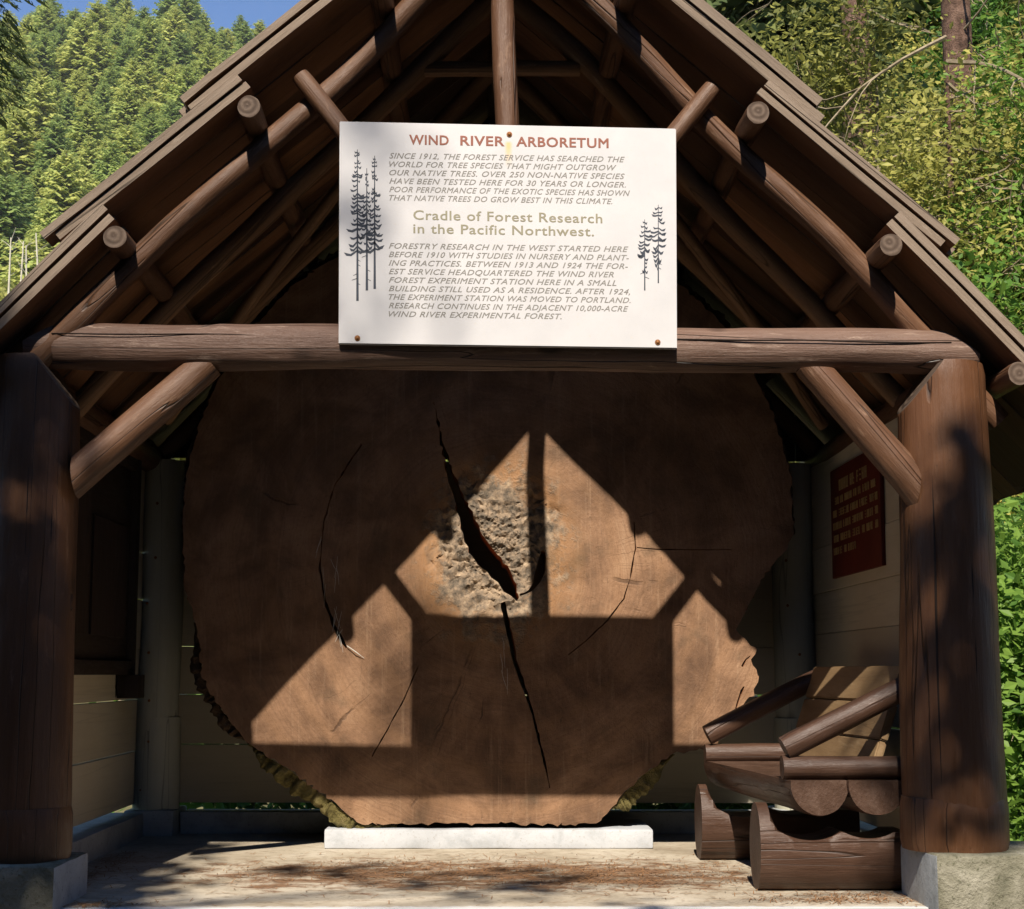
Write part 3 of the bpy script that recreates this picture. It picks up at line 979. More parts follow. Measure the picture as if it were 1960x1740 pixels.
def slice_face():
    ol = outline()
    rnd = random.Random(5)
    loops = [ol]
    for poly, amp, step in CR:
        loops.append([sp(*p) for p in jag(poly, amp, len(loops), step)])
    hx, hz = sp(945, 1050)
    pts, edges = [], []
    for lp in loops:
        if lp is ol:            # frayed rim
            lp = [Vector(p) for p in jag([(q.x, q.y) for q in ol], 0.009, 71, 0.022)]
        b = len(pts)
        pts += [Vector(p) for p in lp]
        edges += [(b + i, b + (i + 1) % len(lp)) for i in range(len(lp))]

    def inside(p, lp):
        c = False
        j = len(lp) - 1
        for i in range(len(lp)):
            a, d = lp[i], lp[j]
            if (a.y > p.y) != (d.y > p.y) and p.x < (d.x - a.x) * (p.y - a.y) / (d.y - a.y) + a.x:
                c = not c
            j = i
        return c
    x0, x1 = min(p.x for p in ol), max(p.x for p in ol)
    z0, z1 = min(p.y for p in ol), max(p.y for p in ol)
    x = x0
    while x < x1:
        z = z0
        while z < z1:
            p = Vector((x + rnd.uniform(-.012, .012), z + rnd.uniform(-.012, .012)))
            if inside(p, ol):
                pts.append(p)
            z += 0.05
        x += 0.05
    for _ in range(7500):
        a, r = rnd.uniform(0, 6.283), abs(rnd.gauss(0, 0.2))
        p = Vector((hx + r * math.cos(a) * 0.95, hz + r * math.sin(a) * 1.1))
        if inside(p, ol):
            pts.append(p)
    V, E, F, ov, oe, of = delaunay_2d_cdt(pts, edges, [], 1, 1e-5)
    holes = loops[1:]
    bbs = [(min(p.x for p in h), max(p.x for p in h), min(p.y for p in h), max(p.y for p in h)) for h in holes]
    keep = []
    for f in F:
        c = (V[f[0]] + V[f[1]] + V[f[2]]) / 3
        bad = any(b[0] <= c.x <= b[1] and b[2] <= c.y <= b[3] and inside(c, h) for h, b in zip(holes, bbs))
        if not bad and inside(c, ol):
            keep.append(f)
    bm = bmesh.new()
    fr, bk = [], []
    for p in V:
        d = math.hypot((p.x - hx) * 1.05, p.y - hz)
        rot = max(0.0, min(1.0, (0.40 - d + 0.16 * noise.noise(Vector((p.x * 5, 0, p.y * 5)))) / 0.12))
        q = Vector((p.x * 22, 3.3, p.y * 22))
        dy = rot * (0.022 * noise.noise(q * 0.6) + 0.018 * noise.noise(q * 1.7) + 0.012 * noise.noise(q * 4.2)) + rot * 0.022
        dy += 0.004 * noise.noise(Vector((p.x * 2, 0, p.y * 2)))
        fr.append(bm.verts.new((p.x, SY + dy, p.y)))
    for f in keep:
        bm.faces.new([fr[i] for i in f])
    loose = [v for v in bm.verts if not v.link_faces]
    be = [e for e in bm.edges if len(e.link_faces) == 1]
    r = bmesh.ops.extrude_edge_only(bm, edges=be)
    nv = [g for g in r['geom'] if isinstance(g, bmesh.types.BMVert)]
    nf = [g for g in r['geom'] if isinstance(g, bmesh.types.BMFace)]
    for v in nv:
        v.co.y = SY + 0.34
    for f in nf:
        f.material_index = 1
    bmesh.ops.delete(bm, geom=loose, context='VERTS')
    bmesh.ops.translate(bm, vec=(-PITH.x, -SY, -PITH.z), verts=bm.verts[:])
    me = finish(bm, 50)
    return link('wood_face', me, [M['slice'], M['crack']], SL, Matrix.Translation((PITH.x, SY, PITH.z))), ol


wf, OL = slice_face()

# bark ring, thick and mossy low on the left
def bark_piece(name, idx, lo, hi, y0, y1, mat, seed):
    rnd = random.Random(seed)
    bm = bmesh.new()
    rows = []
    cx, cz = sp(935, 1060)
    ids = [i % len(OL) for i in idx]
    dense = []
    for a, b in zip(ids[:-1], ids[1:]):
        for k in range(9):
            dense.append(OL[a].lerp(OL[b], k / 9))
    dense.append(OL[ids[-1]])
    for i, p in enumerate(dense):
        d = Vector((p.x - cx, p.y - cz)).normalized()
        n1 = noise.noise(Vector((p.x * 6, seed, p.y * 6))) + 0.5 * noise.noise(Vector((p.x * 17, seed, p.y * 17)))
        fade = min(1.0, 4.0 * i / len(dense), 4.0 * (len(dense) - 1 - i) / len(dense))
        w = max(0.014, (lo + (hi - lo) * (0.5 + 0.6 * n1)) * fade + 0.004 + rnd.uniform(-0.012, 0.012) * fade)
        y = y0 + rnd.uniform(0, 0.02)
        row = []
        for u, yy in ((0.006, y), (0.3 * w, y + rnd.uniform(-.012, .012)), (0.65 * w, y - 0.006 + rnd.uniform(-.014, .014)), (w, y + 0.012 + rnd.uniform(-.01, .01)), (w * 1.04 + rnd.uniform(-.008, .008), y + 0.07), (w * 1.02 + rnd.uniform(-.01, .01), (y0 + y1) / 2), (w * 0.95, y1)):
            row.append(bm.verts.new((p.x + d.x * u, yy, p.y + d.y * u)))
        rows.append(row)
    for a, b in zip(rows[:-1], rows[1:]):
        for k in range(6):
            bm.faces.new((a[k], a[k + 1], b[k + 1], b[k]))
    return part(name, bm, [mat], SL, (0, 1, 0), smooth=60)


N = len(OL)
bark_piece('bark', range(0, 33), 0.02, 0.06, SY + 0.03, SY + 0.36, M['bark'], 2)
bark_piece('bark', range(33, 40), 0.03, 0.075, SY + 0.03, SY + 0.36, M['bark'], 3)
bark_piece('bark', range(39, 47), 0.05, 0.12, SY + 0.012, SY + 0.36, M['mossbark'], 4)
bark_piece('bark', range(53, 57), 0.04, 0.10, SY + 0.008, SY + 0.36, M['mossbark'], 5)
# pale splinter standing off the face
bm = bmesh.new()
tube_bm(bm, [at(664, 1236, SY - 0.012), at(680, 1247, SY - 0.022), at(697, 1260, SY - 0.006)], [0.002, 0.0026, 0.001], 5)
part('splinter', bm, [M['web']], SL)
rnd = random.Random(3)
for (x0, y0), (x1, y1), n in (((640, 1060), (650, 1215), 9), ((955, 1215), (968, 1310), 5), ((612, 1020), (640, 1180), 6)):
    bm = bmesh.new()
    for k in range(n):
        t = rnd.random()
        a = at(x0 + (x1 - x0) * t + rnd.uniform(-8, 8), y0 + (y1 - y0) * t, SY - 0.004)
        b = at(x0 + (x1 - x0) * t + rnd.uniform(-10, 10), y0 + (y1 - y0) * t + rnd.uniform(20, 50), SY - 0.004)
        tube_bm(bm, [a, a.lerp(b, 0.5) + Vector((rnd.uniform(-.006, .006), -0.006, 0)), b], [0.0008, 0.0012, 0.0006], 4)
    part('cobweb', bm, [M['web']], SL)

# white timber under the slice
bm = bmesh.new()
pa, pb = at(620, 1614, 1.55), at(1251, 1610, 1.55)
box(bm, (pa.x * 1.02, 1.70, 0.0), (pb.x * 1.02, 2.25, 0.095), bevel=0.012)
bmesh.ops.subdivide_edges(bm, edges=[e for e in bm.edges if e.calc_length() > 0.3], cuts=14, use_grid_fill=True)
for v in bm.verts:
    v.co += noise.noise_vector(v.co * 5) * 0.004
sill = part('timber_sill', bm, [M['white']], None, (1, 0, 0), smooth=45)
tag(sill, 'white painted timber lying on the floor under the big tree slice', 'timber')

# ------------------------------------------------------------------ white information sign
GY = -0.118
tl, tr, bL, bR = (at(*p, GY) for p in ((650, 232), (1294, 246), (648, 658), (1296, 667)))
gc = (tl + tr + bL + bR) / 4
SG = thing('information_sign', 'white lettered information board with drawn trees fixed above the front beam', 'sign', (gc.x, GY + 0.02, bL.z))
bm = bmesh.new()
vs = [bm.verts.new(p) for p in (tl, tr, bR, bL)]
bk = [bm.verts.new(p + Vector((0, 0.022, 0))) for p in (tl, tr, bR, bL)]
bm.faces.new(vs)
bm.faces.new(bk[::-1])
for i in range(4):
    j = (i + 1) % 4
    bm.faces.new((vs[i], bk[i], bk[j], vs[j]))
bmesh.ops.bevel(bm, geom=bm.edges[:], offset=0.003, segments=2, affect='EDGES')
bmesh.ops.recalc_face_normals(bm, faces=bm.faces[:])
bmesh.ops.translate(bm, vec=-gc - Vector((0.0, 0, 0)), verts=bm.verts[:])
link('panel', finish(bm, 30), [M['sign']], SG, Matrix.Translation(gc))

FY = GY - 0.0006


def text_mesh(lines, shear=0.0, offset=0.0):
    """lines: (text, left px, baseline py at left, right px, baseline py at right, cap height px)"""
    bm = bmesh.new()
    for body, lx, ly, rx_, ry, cap in lines:
        cu = bpy.data.curves.new('lettering', 'FONT')
        cu.body = body
        cu.size = 1.0
        cu.shear = shear
        cu.bevel_depth = offset
        cu.bevel_resolution = 0
        cu.extrude = 0.004
        cu.space_character = 1.08
        cu.resolution_u = 3
        o = bpy.data.objects.new('lettering', cu)
        COL.objects.link(o)
        bpy.context.view_layer.update()
        me = bpy.data.meshes.new_from_object(o.evaluated_get(bpy.context.evaluated_depsgraph_get()))
        cu.body = body.replace('Q', 'O')
        bpy.context.view_layer.update()
        mo = bpy.data.meshes.new_from_object(o.evaluated_get(bpy.context.evaluated_depsgraph_get()))
        xs = [v.co.x for v in mo.vertices]
        bpy.data.meshes.remove(mo)
        x0, x1 = min(xs), max(xs)
        A, B = at(lx, ly, FY), at(rx_, ry, FY)
        ux = (B - A) / (x1 - x0)
        uz = (at(lx, ly - cap, FY) - A) / 0.70
        b = len(bm.verts)
        dz = Vector((0, -uz.length, 0))
        nv = [bm.verts.new(A + ux * (v.co.x - x0) + uz * v.co.y + dz * v.co.z * 0.4) for v in me.vertices]
        for p in me.polygons:
            if any(not -0.3 < me.vertices[i].co.y < 1.0 for i in p.vertices):
                continue          # stray spikes of the letter outlines
            try:
                bm.faces.new([nv[i] for i in p.vertices])
            except ValueError:
                pass
        bpy.data.objects.remove(o)
        bpy.data.curves.remove(cu)
        bpy.data.meshes.remove(me)
    return bm


def flat_part(name, bm, mat, parent, y):
    """thin raised paint: give the flat shape a real half-millimetre edge"""
    r = bmesh.ops.extrude_face_region(bm, geom=bm.faces[:])
    bmesh.ops.translate(bm, vec=(0, 0.002, 0), verts=[g for g in r['geom'] if isinstance(g, bmesh.types.BMVert)])
    return part(name, bm, [mat], parent, (0, 0, 1), smooth=0)


def solid_part(name, bm, mat, parent, y):
    return part(name, bm, [mat], parent, (0, 0, 1), smooth=0)


for wd, xa, xb in (('WIND', 783, 859), ('RIVER', 881, 966), ('ARBORETUM', 988, 1165)):
    solid_part('title_lettering', text_mesh([(wd, xa, 276 + (xa - 783) * 0.0183, xb, 276 + (xb - 783) * 0.0183, 18)], 0, 0.024), M['title'], SG, FY)
b1 = ['SINCE 1912, THE FOREST SERVICE HAS SEARCHED THE', 'WORLD FOR TREE SPECIES THAT MIGHT OUTGROW', 'OUR NATIVE TREES. OVER 250 NON-NATIVE SPECIES',
      'HAVE BEEN TESTED HERE FOR 30 YEARS OR LONGER.', 'POOR PERFORMANCE OF THE EXOTIC SPECIES HAS SHOWN', 'THAT NATIVE TREES DO GROW BEST IN THIS CLIMATE.']
rx1 = (1196, 1180, 1196, 1198, 1206, 1172)
b2 = ['FORESTRY RESEARCH IN THE WEST STARTED HERE', 'BEFORE 1910 WITH STUDIES IN NURSERY AND PLANT-', 'ING PRACTICES. BETWEEN 1913 AND 1924 THE FOR-',
      'EST SERVICE HEADQUARTERED THE WIND RIVER', 'FOREST EXPERIMENT STATION HERE IN A SMALL', 'BUILDING STILL USED AS A RESIDENCE. AFTER 1924,',
      'THE EXPERIMENT STATION WAS MOVED TO PORTLAND.', 'RESEARCH CONTINUES IN THE ADJACENT 10,000-ACRE', 'WIND RIVER EXPERIMENTAL FOREST.']
rx2 = (1203, 1204, 1202, 1175, 1180, 1206, 1207, 1203, 1075)
ls = [(t, 745, 303 + 16.1 * i, r, 303 + 16.1 * i + 0.0165 * (r - 745), 10.5) for i, (t, r) in enumerate(zip(b1, rx1))]
ls += [(t, 744, 475.5 + 16.3 * i, r, 475.5 + 16.3 * i + 0.0145 * (r - 744), 10.5) for i, (t, r) in enumerate(zip(b2, rx2))]
solid_part('notice_lettering', text_mesh(ls, 0.32, 0.010), M['ink'], SG, FY)
solid_part('subtitle_lettering', text_mesh([('Cradle of Forest Research', 791, 420, 1153, 427, 18), ('in the Pacific Northwest.', 791, 446, 1137, 452, 18)], 0, 0.012), M['olive'], SG, FY)


def ink_conifer(x, top, crown, foot, half, seed, dens=1.0, ragged=False):
    rnd = random.Random(seed)
    bm = bmesh.new()

    def poly(ps):
        f = bm.faces.new([bm.verts.new(at(px, py, FY)) for px, py in ps])
    poly([(x - 0.6, top), (x + 0.6, top), (x + 2.6, foot), (x - 2.2, foot)] if not ragged else [(x - 0.5, top), (x + 0.5, top), (x + 1.4, foot), (x - 1.2, foot)])
    y = top + 4
    while y < crown:
        t = (y - top) / (crown - top)
        for s in (-1, 1):
            if rnd.random() < 0.9 * dens:
                w = half * (0.2 + 0.8 * t ** 0.8) * rnd.uniform(0.45, 1.15) if not ragged else half * math.sin(math.pi * min(1, 0.12 + t * 0.8)) * rnd.uniform(0.5, 1.1)
                h = rnd.uniform(2.2, 4.6) * (0.6 + 0.6 * t)
                dr = rnd.uniform(1, 9) * (0.4 + t)
                poly([(x, y), (x + s * w * 0.5, y + dr * 0.9), (x + s * w, y + dr * 0.8 - 2), (x + s * w * 0.8, y + dr + 2.5), (x + s * w * 0.45, y + dr + h), (x + s * w * 0.2, y + h + dr * 0.5), (x, y + h)])
        y += rnd.uniform(4.5, 9.5)
    y = crown
    while y < foot - 20:
        if rnd.random() < 0.5:
            s = rnd.choice((-1, 1))
            w = rnd.uniform(5, 12)
            poly([(x, y), (x + s * w, y + 4), (x + s * w, y + 5), (x, y + 1.5)])
        y += 9
    flat_part('tree_drawing', bm, M['drawing'], SG, FY)


ink_conifer(684, 286, 478, 576, 23, 1)
ink_conifer(702, 322, 470, 556, 13, 2, 0.85)
ink_conifer(717, 298, 478, 553, 18, 3, 0.9)
ink_conifer(1234, 420, 520, 556, 15, 4, 0.9, True)
ink_conifer(1260, 392, 502, 542, 17, 5, 0.9, True)
for px, py in ((975, 257), (684, 647), (1259, 655)):
    bm = bmesh.new()
    c = at(px, py, GY - 0.002)
    bmesh.ops.create_cone(bm, cap_ends=True, segments=16, radius1=0.0115, radius2=0.0105, depth=0.003, matrix=Matrix.Translation(c) @ Matrix.Rotation(math.pi / 2, 4, 'X'))
    bmesh.ops.create_uvsphere(bm, u_segments=12, v_segments=8, radius=0.0075, matrix=Matrix.Translation(c + Vector((0, -0.002, 0))) @ Matrix.Diagonal((1, 0.6, 1, 1)))
    part('screw', bm, [M['rust']], SG, (0, 1, 0), smooth=40)

# ------------------------------------------------------------------ red sign on the side wall
def onright(px, py, x=1.842):
    d = CAMR @ Vector(((px - PPX) / FPX, -(py - PPY) / FPX, -1))
    return CAM + d * ((x - CAM.x) / d.x)


ra = onright(1591, 903)
rb = onright(1594, 1108)
rl, rh = rb.z, ra.z + 0.0
y1 = (ra.y + rb.y) / 2
y0 = y1 - 0.95
RS = thing('red_sign', 'dark red board with yellow lettering on the cream wall behind the bench', 'sign', (1.86, (y0 + y1) / 2, rl))
bm = bmesh.new()
box(bm, (1.838, y0, rl), (1.858, y1, rh), bevel=0.003)
part('panel', bm, [M['redsign']], RS, (0, 1, 0))
rnd = random.Random(77)
bm = bmesh.new()
Hs = rh - rl


def stroke(ya, yb, za, zb_):
    box(bm, (1.8345, min(ya, yb), min(za, zb_)), (1.8385, max(ya, yb), max(za, zb_)))


rows_ = [(0.83, 0.10, 0.20, 0.75), (0.70, 0.065, 0.10, 0.92), (0.585, 0.065, 0.06, 0.94), (0.47, 0.065, 0.06, 0.95), (0.355, 0.065, 0.06, 0.95), (0.24, 0.065, 0.06, 0.5)]
for zc, hh, fa, fb in rows_:
    f = fa
    h = hh * Hs
    while f < fb:
        for _ in range(rnd.randint(2, 7)):
            w = 0.030 if hh < 0.09 else 0.05
            ya = y1 - f * (y1 - y0)
            yb = ya - w * 0.62
            zt, zb_ = rl + zc * Hs + h / 2, rl + zc * Hs - h / 2
            t = 0.0075
            opt = rnd.sample(range(5), 3)
            if 0 in opt:
                stroke(ya, ya - t, zb_, zt)
            if 1 in opt:
                stroke(yb, yb + t, zb_, zt)
            if 2 in opt:
                stroke(ya - t, yb + t, zt - t, zt)
            if 3 in opt:
                stroke(ya - t, yb + t, (zt + zb_) / 2 - t / 2, (zt + zb_) / 2 + t / 2)
            if 4 in opt:
                stroke(ya - t, yb + t, zb_, zb_ + t)
            f += w / (y1 - y0)
            if f > fb:
                break
        f += 0.03
part('lettering', bm, [M['yellow']], RS, (0, 1, 0), smooth=0)

# ------------------------------------------------------------------ dark display board on the left wall
DB = thing('display_board', 'black-brown framed display board hanging on the left side wall', 'notice board', (-1.87, 1.3, 0.85))
bm = bmesh.new()
box(bm, (-1.872, 0.55, 0.93), (-1.85, 1.95, 1.93), bevel=0.004)
part('panel', bm, [M['darkboard']], DB, (0, 1, 0))
bm = bmesh.new()
for lo, hi in (((-1.872, 0.48, 0.86), (-1.815, 0.55, 2.0)), ((-1.872, 1.95, 0.86), (-1.815, 2.02, 2.0)), ((-1.872, 0.55, 1.93), (-1.818, 1.95, 2.0)), ((-1.872, 0.55, 0.86), (-1.818, 1.95, 0.93))):
    box(bm, lo, hi, bevel=0.004)
part('frame', bm, [M['darkboard']], DB, (0, 1, 0))
bm = bmesh.new()
box(bm, (-1.872, 1.86, 0.74), (-1.76, 2.0, 0.86), bevel=0.006)
part('bracket', bm, [M['darkboard']], DB)
bm = bmesh.new()
box(bm, (-1.849, 0.66, 1.05), (-1.838, 1.12, 1.85), bevel=0.002)
box(bm, (-1.849, 1.2, 1.05), (-1.838, 1.86, 1.62), bevel=0.002)
part('plaque', bm, [M['gable']], DB)

# ------------------------------------------------------------------ log bench
BN = thing('log_bench', 'dark brown log bench with sloping arms and tan plank back beside the right wall', 'bench', (1.44, 0.85, 0))
BM_ = [M['bench'], M['bench_end']]
TILT = 0.09                     # the bench stands slightly askew: farther end nearer the middle
Y0, Y1 = 0.11, 1.50


def skew(y):
    return -TILT * (y - Y0)


def bench_support(y, seed):
    """a log block lying crosswise with saddles carved for the two seat logs"""
    L = 0.60 if y < 1 else 0.74
    x0 = 1.145 + skew(y)
    bm = bmesh.new()
    n, seg = 40, 28
    rnd = random.Random(seed)
    rows = []
    for i in range(n + 1):
        t = i / n
        x = x0 + L * t
        row = []
        for j in range(seg):
            a = 2 * math.pi * j / seg
            yy = math.cos(a) * 0.125 * (1 + 0.03 * noise.noise(Vector((seed, a, t * 3))))
            zz = 0.172 + math.sin(a) * 0.178
            zz = max(zz, 0.0)
            u = x - x0
            # saddles
            top = 0.35
            for c, r in ((0.205, 0.15), (0.44, 0.135)):
                if abs(u - c) < r:
                    top = min(top, 0.27 - 0.55 * math.sqrt(max(0, r * r - (u - c) ** 2)) + 0.02)
            if u > 0.07:
                top = min(top, 0.24)
            zz = min(zz, top)
            row.append(bm.verts.new((x, y + yy, zz)))
        rows.append(row)
    for i in range(n):
        for j in range(seg):
            j2 = (j + 1) % seg
            bm.faces.new((rows[i][j], rows[i][j2], rows[i + 1][j2], rows[i + 1][j]))
    f = bm.faces.new(rows[0])
    f.material_index = 1
    f = bm.faces.new(rows[-1])
    f.material_index = 1
    part('support', bm, BM_, BN, (1, 0, 0), smooth=40)


bench_support(0.32, 1)
bench_support(1.30, 2)
for k, xo in enumerate((1.345, 1.58)):
    a = Vector((xo, Y0, 0.455 - 0.02))
    b = Vector((xo + skew(Y1), Y1, 0.455 - 0.02))
    d = (b - a)
    log('seat_log', a, b, 0.124, 0.122, BM_, BN, 400 + k, segs=34, wob=0.025, bend=0.004, cuts=((Vector((xo, 0, 0.452)), Vector((0, 0, 1))),))


def half_log(name, a, b, r, seed, flat=None):
    cuts = [] if flat is None else [flat]
    return log(name, a, b, r, r * 0.95, BM_, BN, seed, segs=26, wob=0.03, bend=0.005, cuts=cuts)


for y, sd_ in ((Y0 + 0.055, 1), (Y1 - 0.06, 2)):
    xs = 1.215 + skew(y)
    half_log('arm_rail', Vector((xs, y, 0.452 + 0.04)), Vector((xs + 0.52, y, 0.452 + 0.045)), 0.047, 410 + sd_)
    half_log('arm_rail', Vector((xs + 0.01, y, 0.575)), Vector((xs + 0.56, y, 0.575 + 0.275)), 0.05, 420 + sd_, (Vector((xs + 0.012, y, 0.5)), Vector((-1, 0, -0.2))))
# backrest of three planks leaning back between the arms
bm = bmesh.new()
bx = 1.58
uz = Vector((0.15, 0, 0.46))
nrm = Vector((0.46, 0, -0.15)).normalized()
for k in range(3):
    o = Vector((bx, Y0 + 0.14, 0.455)) + uz * (k / 3)
    obox(bm, o, Vector((skew(Y1) * 0.8, Y1 - Y0 - 0.24, 0)), nrm * 0.035, uz * (0.322))
bmesh.ops.bevel(bm, geom=bm.edges[:], offset=0.006, segments=2, affect='EDGES')
part('backrest', bm, [M['plank']], BN, (0, 1, 0))

# dry litter and cobweb strands
rng = np.random.default_rng(4)
cs = []
for n, cx, cy, sx, sy in ((2600, 0.1, 0.85, 0.75, 0.24), (900, 0.6, 0.6, 0.6, 0.2), (700, -1.7, 1.2, 0.06, 0.7), (500, 1.45, 0.02, 0.22, 0.05), (260, 1.5, 0.15, 0.2, 0.05), (240, -1.45, -0.12, 0.1, 0.06), (900, 0, 0.8, 1.1, 0.6)):
    cs.append(np.column_stack([rng.normal(cx, sx, n), rng.normal(cy, sy, n), np.full(n, 0.004)]))
cs = np.vstack(cs)
ok = (np.abs(cs[:, 0]) < 1.78) & (cs[:, 1] > -0.15) & (cs[:, 1] < 1.55)
cs = cs[ok]
n = len(cs)
ang = rng.uniform(0, 6.283, n)
Ln = rng.uniform(0.008, 0.03, n)
u = np.column_stack([np.cos(ang) * Ln, np.sin(ang) * Ln, rng.uniform(-0.003, 0.006, n)])
w = np.column_stack([-np.sin(ang), np.cos(ang), np.zeros(n)]) * 0.0016
V = np.stack([cs - u - w, cs - u + w, cs + u + w, cs + u - w], 1).reshape(-1, 3)
V[:, 2] = np.maximum(V[:, 2], 0.002)
me = quads_mesh(V, np.arange(4 * n).reshape(n, 4), mats=[M['needle']])
tag(link('needle_litter', me, None), 'brown dry needles scattered over the shelter floor', 'litter', kind='stuff')


# ------------------------------------------------------------------ trees
def conifer_mesh(h, r, seed, levels, per, st, foot=0.06, tri=0.3, mats=None, blunt=0.75):
    rng = np.random.default_rng(seed)
    V, F, T, MI = [], [], [], []

    def add(vs, t, m):
        b = len(V)
        V.extend(vs)
        F.append(tuple(range(b, b + len(vs))))
        T.append(t)
        MI.append(m)
    k = 7
    ring = [[(math.cos(2 * math.pi * i / k) * q, math.sin(2 * math.pi * i / k) * q, z) for i in range(k)] for z, q in ((0, h * 0.013), (h * 0.5, h * 0.008), (h * 0.98, h * 0.001))]
    for a, b in zip(ring[:-1], ring[1:]):
        for i in range(k):
            j = (i + 1) % k
            add([a[i], a[j], b[j], b[i]], 0.3, 1)
    for L in range(levels):
        t = foot + (1 - foot) * (L + rng.uniform(-.3, .3)) / levels
        t = min(max(t, foot), 0.995)
        base = r * (1 - t) ** blunt * (1.0 if t > 0.2 else 0.75)
        n = max(3, int(per * (0.5 + 0.5 * (1 - t))))
        a0 = rng.uniform(0, 6.283)
        for b in range(n):
            a = a0 + 6.283 * b / n + rng.uniform(-.3, .3)
            ln = max(0.02 * h, base * rng.uniform(0.55, 1.2))
            dr = rng.uniform(0.15, 0.5) * (1 - t) - 0.1 * t
            tb = rng.uniform(0, 1)
            d = np.array([math.cos(a), math.sin(a), 0])
            sdv = np.array([-math.sin(a), math.cos(a), 0])
            for q in range(st):
                f = (q + 0.6) / st
                c = d * ln * f + np.array([0, 0, t * h - dr * ln * f * f * 1.2 + 0.1 * ln * f])
                wl = ln * ((0.34 if st < 9 else 0.2) * (1 - 0.55 * f)) * rng.uniform(0.7, 1.3)
                for s in (-1, 1):
                    tip = c + (d * 0.75 + sdv * s * 0.8) * wl + np.array([0, 0, -rng.uniform(0.45, 1.1) * wl])
                    mid = (c + tip) / 2
                    pw = (d * 0.5 - sdv * s * 0.5) * wl * tri + np.array([0, 0, rng.uniform(-.2, .25) * wl])
                    add([tuple(c), tuple(mid + pw), tuple(tip), tuple(mid - pw)], min(1, max(0, tb * 0.6 + rng.uniform(0, .4))), 0)
            tip = d * ln * 1.12 + np.array([0, 0, t * h - dr * ln * 1.3])
            c = d * ln * 0.7 + np.array([0, 0, t * h - dr * ln * 0.6])
            add([tuple(c), tuple((c + tip) / 2 + sdv * ln * 0.07), tuple(tip), tuple((c + tip) / 2 - sdv * ln * 0.07)], tb, 0)
    me = quads_mesh(V, F, T, mats or [M['fir_far'], M['trunk']], MI)
    return me


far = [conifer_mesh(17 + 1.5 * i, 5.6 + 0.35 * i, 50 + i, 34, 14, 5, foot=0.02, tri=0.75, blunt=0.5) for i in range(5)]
rnd = random.Random(2024)
spots = []
tries = 0


def seen_left(x, y, z):
    v = CAMR.transposed() @ (Vector((x, y, z)) - CAM)
    return PPX + FPX * v.x / -v.z, PPY - FPX * v.y / -v.z


cand = []
while tries < 60000 and len(cand) < 900:
    tries += 1
    y = rnd.uniform(205, 620)
    x = rnd.uniform(-0.42, -0.115) * (y + 5)
    z = hill_z(x, y)
    if z < 5:
        continue
    if any((x - a) ** 2 + (y - b) ** 2 < 72 for a, b, _ in cand):
        continue
    cand.append((x, y, z))
near, rest = [], []
for x, y, z in cand:
    px, py = seen_left(x, y, z + 14)
    inpic = -30 < px < 520 and -140 < py < 640 and py < 640 - 0.98 * max(0, px) + 40
    (near if inpic else rest).append((x, y, z, px, py))
near.sort(key=lambda q: q[1])
for x, y, z, px, py in near[:290]:
    k = rnd.randrange(5)
    o = link('conifer', far[k], None)
    s = rnd.choice((0.55, 0.7, 0.8, 0.9, 1.0, 1.25)) * rnd.uniform(0.9, 1.1)
    o.location = (x, y, z - 0.5)
    o.rotation_euler = (rnd.uniform(-.04, .04), rnd.uniform(-.04, .04), rnd.uniform(0, 6.28))
    w_ = s * rnd.uniform(0.9, 1.3)
    o.scale = (w_, w_, s)
    tag(o, 'one of the many green conifers covering the steep far hillside', 'tree', 'conifers on the far hillside')
# the remaining wood on the hill outside the view reads as one mass
VV, FF, TT, II = [], [], [], []
base = conifer_mesh(20, 5.6, 77, 15, 7, 1, foot=0.04, tri=0.85, blunt=0.5)
bv = np.array([v.co[:] for v in base.vertices])
bf = [tuple(p.vertices) for p in base.polygons]
bt = np.zeros(len(bf), dtype=np.float32)
base.attributes['tone'].data.foreach_get('value', bt)
bi = [p.material_index for p in base.polygons]
off = 0
wide = []
tries = 0
while tries < 40000 and len(wide) < 2600:
    tries += 1
    y = rnd.uniform(190, 700)
    x = rnd.uniform(-0.86, 0.30) * y
    if -0.42 * (y + 5) < x < -0.115 * (y + 5) and y > 205 and y < 620:
        continue
    z = hill_z(x, y)
    if z > 3 and not any((x - a) ** 2 + (y - b) ** 2 < 62 for a, b, *_ in wide):
        wide.append((x, y, z, 0, 0))
for x, y, z, px, py in near[290:] + rest + wide:
    s = rnd.uniform(0.7, 1.15)
    a = rnd.uniform(0, 6.28)
    R2 = np.array([[math.cos(a), -math.sin(a), 0], [math.sin(a), math.cos(a), 0], [0, 0, 1]])
    VV.append((bv * s) @ R2.T + np.array([x, y, z - 0.5]))
    FF += [tuple(i + off for i in f) for f in bf]
    TT.append(np.clip(bt + rnd.uniform(-.3, .3), 0, 1))
    II += bi
    off += len(bv)
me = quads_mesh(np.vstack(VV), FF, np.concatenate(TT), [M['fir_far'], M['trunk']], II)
tag(link('distant_forest', me, None), 'dense conifer forest covering the rest of the far hillside', 'forest', kind='stuff')


